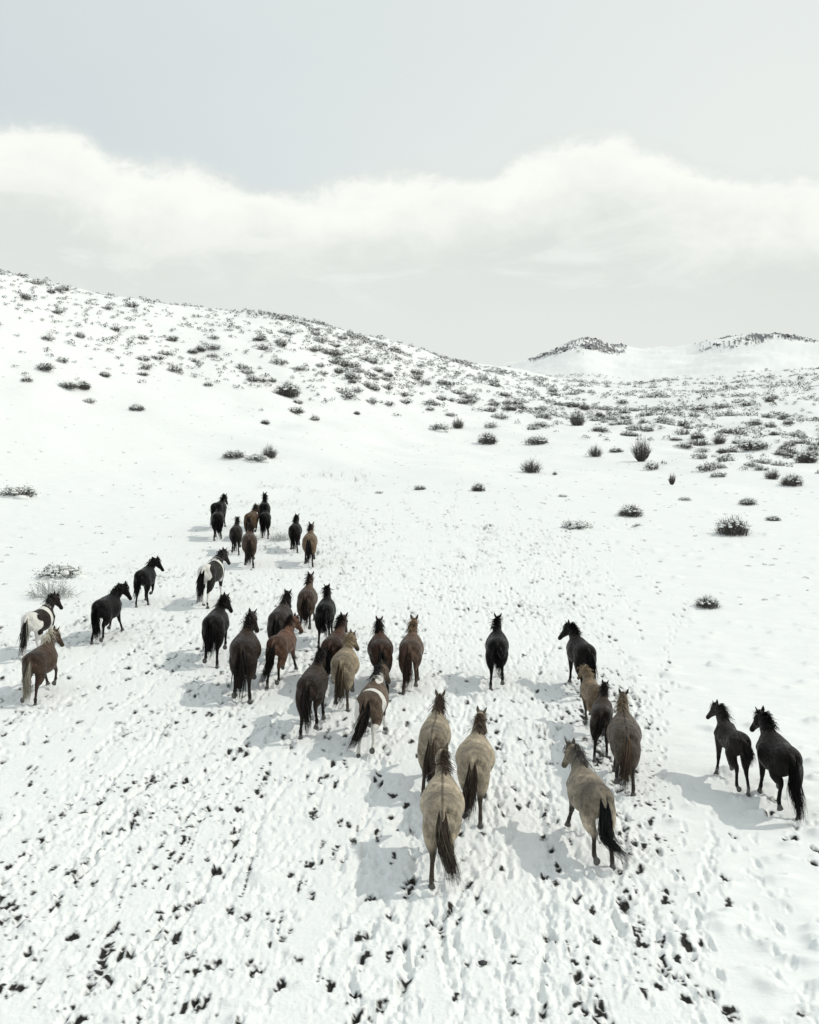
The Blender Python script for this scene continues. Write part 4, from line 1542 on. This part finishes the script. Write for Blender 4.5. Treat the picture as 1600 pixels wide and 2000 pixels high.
for nm, rr, ras in (('snow_field', rows_near, True), ('snowy_hillside', rows_mid, False), ('distant_hills', rows_far, False)):
    o = link(nm, ring_mesh(nm, rr, ras))
    tag(o, {'snow_field': 'trampled white snow field the herd crosses', 'snowy_hillside': 'snow covered hillside rising to the left ridge',
            'distant_hills': 'far snowy hills with two dark rocky tops'}[nm], kind='structure')

# ------------------------------------------------------------------ bushes


def tri_cards(C_, size, rs, n_up=0.0):
    """small leaf-sized triangles at points C_"""
    n = len(C_)
    d1 = rs.normal(size=(n, 3))
    d1 /= np.linalg.norm(d1, axis=1)[:, None]
    d2 = np.cross(d1, rs.normal(size=(n, 3)))
    d2 /= np.linalg.norm(d2, axis=1)[:, None]
    s = size * rs.uniform(.6, 1.4, (n, 1))
    V = np.stack([C_ - d1 * s, C_ + d1 * s * .8 + d2 * s * .35, C_ + d2 * s], 1).reshape(-1, 3)
    return V, np.arange(n * 3).reshape(n, 3)


ICO = None


def blob(c, r, rs):
    """lumpy snow cushion, 20 faces"""
    p = (1 + 5 ** .5) / 2
    v = np.array([(-1, p, 0), (1, p, 0), (-1, -p, 0), (1, -p, 0), (0, -1, p), (0, 1, p), (0, -1, -p), (0, 1, -p), (p, 0, -1), (p, 0, 1), (-p, 0, -1), (-p, 0, 1)], float)
    v /= np.linalg.norm(v[0])
    f = np.array([(0, 11, 5), (0, 5, 1), (0, 1, 7), (0, 7, 10), (0, 10, 11), (1, 5, 9), (5, 11, 4), (11, 10, 2), (10, 7, 6), (7, 1, 8), (3, 9, 4), (3, 4, 2), (3, 2, 6), (3, 6, 8), (3, 8, 9), (4, 9, 5), (2, 4, 11), (6, 2, 10), (8, 6, 7), (9, 8, 1)])
    v = v * (1 + rs.normal(0, .16, (12, 1))) * np.array(r) + c
    return v, f


def bush_geo(rs, w, hgt, twigs, leaves, snow, twig_w=.008, leaf=.03, upright=0.0, frost=0.0, bury=0.0):
    """returns twig/leaf geometry and snow geometry (separate), a clump about w wide and hgt tall"""
    V, Fq, Ft = [], [], []
    off = 0
    tips = []
    if twigs:
        k = 5
        S = np.zeros((twigs, k, 3))
        th = rs.uniform(0, 2 * math.pi, twigs)
        ph = np.sqrt(rs.uniform(0, 1, twigs)) * (1.45 - .35 * upright)
        ln = rs.uniform(.65, 1.08, twigs)
        tx = np.sin(ph) * np.cos(th)
        ty = np.sin(ph) * np.sin(th)
        tz = np.cos(ph)
        B = np.stack([tx * w * (.34 - .28 * upright) * rs.uniform(0, 1.3, twigs), ty * w * (.30 - .25 * upright) * rs.uniform(0, 1.3, twigs), np.zeros(twigs) - .03], 1)
        E = np.stack([tx * w * .5 * ln, ty * w * .42 * ln, tz * hgt * ln], 1)
        for i, t in enumerate(np.linspace(0, 1, k)):
            mid = B * (1 - t) + E * t
            mid[:, 2] += hgt * .12 * math.sin(t * math.pi)
            if upright:
                mid[:, :2] = B[:, :2] + (E - B)[:, :2] * t ** (1 - .6 * upright)
            S[:, i] = mid + rs.normal(0, .03 * w, (twigs, 3)) * t
        v, q = ribbons(S, np.full(twigs, twig_w) * rs.uniform(.6, 1.5, twigs), rs)
        V.append(v)
        Fq.append(q)
        off += len(v)
        tips = S[:, 2:].reshape(-1, 3)
    nl = leaves
    if nl:
        if len(tips):
            c = tips[rs.integers(0, len(tips), nl)] + rs.normal(0, .035 * w, (nl, 3))
        else:
            th = rs.uniform(0, 2 * math.pi, nl)
            cl = rs.integers(0, 7, nl)
            cc = rs.uniform(-.32, .32, (7, 2))
            rr = rs.uniform(0, 1, nl) ** .5 * .2
            X = cc[cl, 0] + rr * np.cos(th)
            Y = (cc[cl, 1] + rr * np.sin(th)) * .8
            Z = hgt * np.sqrt(np.clip(1 - (2.1 * np.hypot(X, Y)) ** 2, .05, 1)) * rs.uniform(.25, 1, nl)
            c = np.stack([X * w, Y * w, Z], 1)
        c[:, 2] = np.maximum(c[:, 2], .01)
        v, t = tri_cards(c, leaf, rs)
        V.append(v)
        Ft.append(t + off)
        off += len(v)
    A = (np.concatenate(V), (np.concatenate(Fq) if Fq else np.zeros((0, 4), int)), (np.concatenate(Ft) if Ft else np.zeros((0, 3), int)))
    Vs, Fs = [], []
    off = 0
    for k in range(snow):
        th = rs.uniform(0, 2 * math.pi)
        r_ = math.sqrt(rs.uniform(0, 1)) * .42
        z = hgt * math.sqrt(max(0, 1 - (2 * r_) ** 2)) * rs.uniform(.62, .98)
        s = rs.uniform(.018, .05) * w
        v, f = blob((r_ * math.cos(th) * w, r_ * math.sin(th) * w * .85, z * .93), (s * 1.4, s * 1.05, s * .5), rs)
        Vs.append(v)
        Fs.append(f + off)
        off += 12
    # snow banked round the foot
    for k in range(5 if bury > 0 and hgt > 0 else 0):
        th = k * 1.26 + rs.uniform(-.4, .4)
        v, f = blob((math.cos(th) * w * .34, math.sin(th) * w * .28, -.03), (w * .24, w * .20, hgt * bury), rs)
        Vs.append(v)
        Fs.append(f + off)
        off += 12
    B_ = (np.concatenate(Vs), np.concatenate(Fs)) if Vs else None
    return A, B_


def bush_meshes(tag_, rs, mat, **k):
    A, B_ = bush_geo(rs, **k)
    m1 = np_mesh('branches', A[0], [A[1], A[2]], [mat, M_LEAF, M_CAP], smooth=False,
                 mat_idx=np.concatenate([np.zeros(len(A[1]), int), laden(A, 1, 2, rs, k['hgt'], .46)]))
    m2 = np_mesh('snow_cap', B_[0], B_[1], [M_CAP]) if B_ else None
    return m1, m2


def laden(A, base, cap_slot, rs, hgt, share):
    """material slot of each leaf card: the higher ones often carry snow"""
    z = A[0][A[2]][:, :, 2].mean(1) / hgt
    return np.where(rs.random(len(z)) < share * (.25 + z), cap_slot, base)


def merged(rs, mat, name, **k):
    A, B_ = bush_geo(rs, **k)
    V = A[0]
    blocks = [A[1], A[2]]
    mi = [np.zeros(len(A[1]), int), laden(A, 1, 2, rs, k['hgt'], .46)]
    if B_:
        blocks.append(B_[1] + len(V))
        V = np.concatenate([V, B_[0]])
        mi.append(np.full(len(B_[1]), 2))
    tri = np.concatenate([b for b in blocks[1:] if len(b)]) if len(blocks) > 1 else blocks[1]
    return np_mesh(name, V, [blocks[0], tri] if len(blocks[0]) else [tri], [mat, M_LEAF, M_CAP], smooth=False, mat_idx=np.concatenate(mi))


r4 = np.random.default_rng(33)
KIND = {}
KIND['twiggy'] = [bush_meshes('t', r4, M_TWIG, w=1.0, hgt=.46, twigs=420, leaves=650, snow=40, leaf=.013, twig_w=.005) for _ in range(2)]
KIND['airy'] = [bush_meshes('a', r4, M_TWIG, w=1.0, hgt=.62, twigs=330, leaves=120, snow=8, leaf=.012, twig_w=.0045, upright=.3) for _ in range(2)]
KIND['upright'] = [bush_meshes('u', r4, M_TWIG, w=1.0, hgt=1.12, twigs=300, leaves=420, snow=3, leaf=.015, twig_w=.006, upright=.85)]
KIND['mound'] = [bush_meshes('m', r4, M_LEAF, w=1.0, hgt=.26, twigs=40, leaves=900, snow=75, leaf=.022, bury=.35) for _ in range(3)]
KIND['dark'] = [bush_meshes('d', r4, M_TWIG, w=1.0, hgt=.34, twigs=160, leaves=1100, snow=48, leaf=.022) for _ in range(3)]
KIND['bare'] = [bush_meshes('b', r4, M_FROST, w=1.0, hgt=.36, twigs=190, leaves=0, snow=5, twig_w=.0042)]

NAMED = [  # px, foot py, width px, kind, label
 (1255, 902, 44, 'upright', 'tall upright leafless shrub, the tallest bush beyond the herd'),
 (1130, 832, 44, 'airy', 'round greyish shrub at the left edge of the dense scrub on the right'),
 (953, 868, 48, 'twiggy', 'brownish domed bush, left one of two side by side above the middle'),
 (1050, 869, 46, 'dark', 'dark snow-topped bush, right one of two side by side above the middle'),
 (1040, 925, 50, 'airy', 'wispy grey bush leaning right, alone on the snow above the tracks'),
 (1084, 928, 12, 'airy', 'tiny upright twig beside the wispy leaning bush'),
 (1438, 1047, 78, 'twiggy', 'widest round twiggy bush on the open snow at the right'),
 (1235, 1010, 56, 'twiggy', 'round twiggy bush above a small white mound, left of the widest one'),
 (1513, 1018, 30, 'dark', 'small dark ball-shaped bush right of the widest twiggy one'),
 (1465, 987, 40, 'dark', 'low dark bush with flat snow top, above the widest twiggy one'),
 (1386, 1190, 56, 'twiggy', 'lone low bush on the right slope, lowest one before the bottom right horses'),
 (1314, 947, 20, 'upright', 'small pointed dark tuft on a snow heap right of the tall shrub'),
 (1512, 937, 38, 'airy', 'grey airy bush near the right edge, left of a flat wide one'),
 (1552, 950, 50, 'twiggy', 'flat wide bush near the right edge, right of the airy one'),
 (1130, 1034, 66, 'mound', 'flat bush nearly buried under a snowdrift, where the tracks split'),
 (1248, 1031, 26, 'mound', 'small white mound with a grey foot under the round twiggy bush'),
 (1340, 978, 26, 'mound', 'small half-buried bush midway between the tuft and the widest bush'),
 (935, 960, 34, 'twiggy', 'small brown bush on the trodden snow right of the faint tracks'),
 (820, 957, 26, 'dark', 'small dark bush low on the trodden snow, above the tracks'),
 (740, 964, 18, 'mound', 'very small bush buried in snow, left of the small dark one'),
 (1101, 971, 22, 'mound', 'small flat snow-laden bush left of the tracks in the upper middle'),
 (1165, 893, 34, 'airy', 'pale low bush just left of the tall upright shrub'),
 (1205, 884, 28, 'dark', 'little dark bush between the pale low one and the tall shrub'),
 (1477, 880, 62, 'dark', 'broad dark bush with snow on top at the front of the right-hand scrub'),
 (1365, 858, 34, 'twiggy', 'round brownish bush standing free at the front of the right-hand scrub'),
 (1580, 905, 50, 'twiggy', 'wide grey bush cut by the right edge of the picture'),
 (1408, 868, 34, 'airy', 'pale bush right of the round brownish one'),
 (1375, 884, 34, 'mound', 'pale snow-covered bush below the round brownish one'),
 (455, 897, 48, 'dark', 'left dark end of the long low clump above the leading horses'),
 (500, 902, 52, 'mound', 'snow-laden middle of the long low clump above the leading horses'),
 (525, 896, 40, 'airy', 'pale right end of the long low clump above the leading horses'),
 (265, 803, 32, 'dark', 'single dark bush on the bare snow below the left hillside scrub'),
 (517, 829, 22, 'twiggy', 'small lone bush on bare snow below the middle of the left slope'),
 (130, 761, 40, 'dark', 'dark bush of a touching pair at the lower left of the hillside'),
 (160, 762, 34, 'twiggy', 'greyer bush of a touching pair at the lower left of the hillside'),
 (85, 726, 38, 'dark', 'snow-topped bush above the touching pair on the lower left'),
 (202, 736, 26, 'dark', 'dark rounded bush right of the touching pair on the lower left'),
 (28, 972, 66, 'mound', 'snow-buried bush cut by the left edge above the left horses'),
 (92, 1172, 100, 'bare', 'bare frosted twiggy bush behind the black and white pinto'),
 (110, 1132, 80, 'mound', 'white lumpy snow-covered bush above the bare frosted one'),
 (545, 1058, 56, 'bare', 'faint frosted bush right of the black horse with the bushy tail'),
 (860, 842, 46, 'mound', 'faint bush group under snow in the upper middle, left part'),
 (895, 838, 34, 'airy', 'faint bush group under snow in the upper middle, right part'),
 (697, 810, 16, 'twiggy', 'tiny lone bush below the scrub in the centre of the left slope'),
 (560, 776, 60, 'twiggy', 'long brown bush at the lower border of the hillside scrub'),
 (375, 692 , 26, 'dark', 'upper dark bush of two on the middle of the hillside'),
 (390, 690, 26, 'twiggy', 'rounded bush right of its dark neighbour in the middle of the hillside'),
 (1395, 1703, 11, 'dark', 'tiny dark plant poking through smooth snow at the lower right'),
]


def ray_hit(px, py):
    """where the sight line through a pixel meets the land"""
    d = ray(px, py)
    lo = 5.0
    ts = np.concatenate([np.linspace(8, 120, 1200), np.linspace(120, 1400, 2600)])
    X, Y, Z = d[0] * ts, d[1] * ts, CAM_H + d[2] * ts
    hgt = height(X, Y)
    k = np.argmax(Z < hgt)
    if Z[k] >= hgt[k]:
        return None
    return X[k], Y[k], hgt[k]


def put_bush(x, y, z, w, kind, label, group=None, rz=None, var=None, sy=1.0):
    m1, m2 = KIND[kind][int(r4.integers(len(KIND[kind]))) if var is None else var]
    e = bpy.data.objects.new('bush', None)
    e.empty_display_size = .2
    COL.objects.link(e)
    e.location = (x, y, z - .02)
    e.rotation_euler = (0, 0, r4.uniform(0, 6.28) if rz is None else rz)
    e.scale = (w, w, w * sy)
    link('branches', m1, e)
    if m2:
        link('snow_cap', m2, e)
    tag(e, label, 'bush', group)
    return e


taken = []
for px, py, wpx, kind, label in NAMED:
    p = ray_hit(px, py)
    if p is None:
        continue
    d = math.hypot(p[0], p[1])
    w = wpx * math.sqrt(d * d + 50) / F * 1.12
    put_bush(p[0], p[1] + w * .25, float(height(p[0], p[1] + w * .25)), w, kind, label, sy=r4.uniform(.85, 1.1))
    taken.append((px, py, wpx))
n_named = len(taken)

# scrub by the hundred: density read off the photograph in patches of the slope
low_line = [(-100, 790), (0, 765), (150, 760), (300, 745), (420, 752), (520, 772), (700, 785), (850, 806), (1000, 822), (1100, 850), (1250, 878), (1400, 905), (1500, 930), (1700, 960)]


def density(px, py):
    lim = np.interp(px, [p[0] for p in low_line], [p[1] for p in low_line])
    top = np.interp(px, [p[0] for p in ridge_px], [p[1] for p in ridge_px])
    t = (lim - py) / np.maximum(lim - top, 20)
    base = np.interp(px, [-100, 200, 400, 600, 800, 950, 1100, 1700], [.46, .52, .66, .85, 1.0, 1.05, 1.05, 1.1])
    d = base * np.interp(t, [-.35, -.05, .12, .45, .8, .97, 1.02], [.0, .05, .62, 1.0, .95, .75, .3])
    return np.where(px > 1000, base * np.interp(t, [-.3, -.02, .15, .4, .8, 1.05], [0, .12, .6, 1, .75, .3]), d)


cand = []
tries = 0
N_T = 60000
X = r4.uniform(-75, 175, N_T)
# spread over the ground itself, thinned by density and by distance so that the count stays sane
Yc = np.exp(r4.uniform(math.log(48), math.log(345), N_T))
AZr = r4.uniform(R(-24.5), R(24.5), N_T)
Xc, Yg = Yc * np.sin(AZr), Yc * np.cos(AZr)
Zc = height(Xc, Yg)
pxc, pyc = project(Xc, Yg, Zc)
# equal areas of ground: weight by r^2 of the log-polar draw
wgt = (Yc / 345.0) ** 1.35 * .9
dn = density(pxc, pyc) * np.interp(Yc, [48, 120, 220, 345], [1.15, 1.0, .62, .5]) * np.clip(.70 + .5 * sample(T_BIG, Xc, Yg, 210.0) + .25 * sample(T_MID, Xc, Yg, 260.0), .05, 1.6)
acc = r4.random(N_T) < dn * wgt * np.interp(pxc, [400, 900], [2.6, 1.05])
ridge_r = np.interp(AZr, AZG, R1)
acc &= Yc < ridge_r * 1.04
sel = np.where(acc)[0]
sel = sel[np.argsort(Yc[sel])]
# minimum spacing, coarse grid
keep = []
occ = set()
for i in sel:
    g = 1.7 if Yc[i] < 130 else (1.1 if Yc[i] < 200 else 1.0)
    k = (int(Xc[i] / g), int(Yg[i] / g))
    if k in occ:
        continue
    if any(abs(pxc[i] - a) < w * .6 + 6 and -12 < pyc[i] - b < 6 + w * .1 for a, b, w in taken):
        continue
    occ.add(k)
    keep.append(i)

limit = 298 - n_named
size = np.clip(np.exp(r4.normal(math.log(1.35), .38, N_T)), .5, 2.8) * np.interp(pxc, [0, 450, 800, 1100, 1400], [.58, .70, .92, .95, .85])
score = np.array([size[i] / Yc[i] for i in keep])
order = np.argsort(-score)
single = [keep[k] for k in order[:limit]]
rest = [keep[k] for k in order[limit:]]
FARKIND = [merged(r4, M_TWIG, 'bush', w=1.0, hgt=r4.uniform(.32, .46), twigs=60, leaves=380, snow=30, leaf=.035, twig_w=.010) for k in range(6)]
FARKIND += [merged(r4, M_TWIG, 'bush', w=1.0, hgt=.42, twigs=130, leaves=200, snow=10, leaf=.025, twig_w=.010) for k in range(2)]
for i in single:
    me = FARKIND[int(r4.integers(len(FARKIND)))]
    o = link('bush', me)
    w = size[i]
    o.location = (Xc[i], Yg[i], Zc[i] - .02)
    o.rotation_euler = (0, 0, r4.uniform(0, 6.28))
    o.scale = (w * 1.2, w, w * r4.uniform(.75, 1.15))
    big = 'broad' if w > np.median(size[single]) else 'small'
    if pxc[i] < 900:
        top_ = np.interp(pxc[i], [p[0] for p in ridge_px], [p[1] for p in ridge_px])
        where = 'near the skyline' if pyc[i] - top_ < 45 else ('on the open lower slope' if pyc[i] > 690 else 'halfway up')
        part_ = 'far left end' if pxc[i] < 300 else ('middle' if pxc[i] < 600 else 'right end')
        tag(o, '%s dark snow-dusted sagebrush %s, %s of the left hillside' % (big, where, part_), 'bush',
            '%s bushes %s, %s of the left hillside' % (big, where, part_))
    else:
        where = 'front rows' if pyc[i] > 830 else ('middle rows' if pyc[i] > 780 else 'back rows')
        part_ = 'below the saddle' if pxc[i] < 1200 else ('towards the right edge' if pxc[i] > 1400 else 'under the far hilltops')
        tag(o, '%s dark sagebrush in the %s of the scrub %s' % (big, where, part_), 'bush', '%s bushes in the %s of the scrub %s' % (big, where, part_))

# the smaller and farther ones: one mass
Vb, Tb, Mb = [], [], []
off = 0
protos = []
for k in range(10):
    A, B_ = bush_geo(r4, w=1.0, hgt=.44, twigs=0, leaves=50, snow=2, leaf=.075)
    protos.append((np.concatenate([A[0], B_[0]]), np.concatenate([A[2], B_[1] + len(A[0])]), np.concatenate([laden(A, 0, 1, r4, .44, .36), np.ones(len(B_[1]), int)])))


def add_scrub(x, y, z, w, hh=1.0):
    global off
    V, T, M_ = protos[int(r4.integers(len(protos)))]
    a = r4.uniform(0, 6.28)
    c, s = math.cos(a), math.sin(a)
    P = np.stack([(V[:, 0] * c - V[:, 1] * s) * w * 1.2 + x, (V[:, 0] * s + V[:, 1] * c) * w + y, V[:, 2] * w * hh + z - .02], 1)
    Vb.append(P)
    Tb.append(T + off)
    Mb.append(M_)
    off += len(V)


for i in rest:
    add_scrub(Xc[i], Yg[i], Zc[i], size[i])
# little tufts between them
N2 = 9000
Y2 = np.exp(r4.uniform(math.log(40), math.log(340), N2))
A2 = r4.uniform(R(-24.5), R(24.5), N2)
X2, Yy2 = Y2 * np.sin(A2), Y2 * np.cos(A2)
Z2 = height(X2, Yy2)
p2, q2 = project(X2, Yy2, Z2)
d2 = (density(p2, q2) * .9 + .075) * (Y2 / 340) ** 1.4 * .5
for i in np.where(r4.random(N2) < d2)[0]:
    add_scrub(X2[i], Yy2[i], Z2[i], r4.uniform(.18, .5) * (1 if q2[i] < 780 or p2[i] > 1000 else .7), .7)
# faint grass tips and half-buried tufts on the open snow
for k in range(2600):
    rr0 = math.exp(r4.uniform(math.log(34), math.log(165)))
    a0 = r4.uniform(R(-24), R(24))
    x0, y0 = rr0 * math.sin(a0), rr0 * math.cos(a0)
    if float(trample(np.array(x0), np.array(y0))) > .3 or r4.random() > (.25 + .75 * (rr0 / 165)):
        continue
    add_scrub(x0, y0, float(height(x0, y0)), r4.uniform(.10, .34), .45)
o = link('scrub', np_mesh('scrub', np.concatenate(Vb), np.concatenate(Tb), [M_LEAF, M_CAP], smooth=False, mat_idx=np.concatenate(Mb)))
tag(o, 'mass of small distant sagebrush covering the far slopes', kind='stuff')

# band of scrub on the plain below the far hills
Vb, Tb, Mb = [], [], []
off = 0
for k in range(230):
    px = r4.uniform(1060, 1345)
    py = r4.normal(733 - (px - 1200) * .012, 3.2)
    p = ray_hit(px, py)
    if p is None or math.hypot(p[0], p[1]) < 420 or math.hypot(p[0], p[1]) > 900:
        continue
    add_scrub(p[0], p[1], p[2], r4.uniform(1.0, 2.6), .9)
if Vb:
    o = link('distant_scrub', np_mesh('distant_scrub', np.concatenate(Vb), np.concatenate(Tb), [M_LEAF, M_CAP], smooth=False, mat_idx=np.concatenate(Mb)))
    tag(o, 'thin dark strip of scrub on the plain below the far hills', kind='stuff')

# rocks of the two far tops
Vb, Tb = [], []
off = 0
rr_ = r4.uniform(FR0 + 380, FR1 + 15, 42000)
aa_ = r4.uniform(az_el(1000, 700)[0], az_el(1600, 700)[0], 42000)
xx_, yy_ = rr_ * np.sin(aa_), rr_ * np.cos(aa_)
mk = rock_mask(xx_, yy_)
ii = np.where(mk > .85)[0][:350]
zz_ = height(xx_[ii], yy_[ii])
for j, i in enumerate(ii):
    s = r4.uniform(.3, 1.0) + (r4.random() < .12) * 1.2
    v, f = blob((xx_[i], yy_[i], zz_[j] + .2), (s * 1.2, s, s * r4.uniform(.5, 1.1)), r4)
    Vb.append(v)
    Tb.append(f + off)
    off += 12
if Vb:
    o = link('rocks', np_mesh('rocks', np.concatenate(Vb), np.concatenate(Tb), [M_STONE], smooth=False))
    tag(o, 'dark rocks breaking through the snow on the two far hilltops', kind='stuff')

# dead grass showing in the hoof scrapes
pts3 = [t for t in tufts if t[1] < 46]
nb = 2
T3 = np.array(pts3)[::3]
c = np.repeat(T3, nb, axis=0) + r4.normal(0, .03, (len(T3) * nb, 2)) * np.array([1, 1.6])
zc = height(c[:, 0], c[:, 1]) + raster_sample(PYR_H[:1], c[:, 0], c[:, 1], np.full(len(c), .01)) - .01
hgt_ = r4.uniform(.01, .04, len(c))
dirn = r4.normal(0, .028, (len(c), 2))
sid = r4.normal(0, .006, (len(c), 2))
P0 = np.column_stack([c + sid, zc])
P1 = np.column_stack([c - sid, zc])
P2 = np.column_stack([c + dirn, zc + hgt_])
V = np.stack([P0, P1, P2], 1).reshape(-1, 3)
o = link('grass', np_mesh('grass', V, np.arange(len(V)).reshape(-1, 3), [M_GRASS], smooth=False))
tag(o, 'dark dead grass blades poking out of the hoof scrapes', kind='stuff')

# small loose stone in the foreground
V, F_ = blob((0, 0, .015), (.065, .045, .035), np.random.default_rng(4))
p = on_plane(944, 1880)
o = link('stone', np_mesh('stone', V, F_, [M_STONE]))
o.location = (p[0], p[1], float(raster_sample(PYR_H[:1], np.array([p[0]]), np.array([p[1]]), np.array([.01]))[0]) + .005)
tag(o, 'small dark flat stone lying on the trampled snow in the lower middle', 'stone')
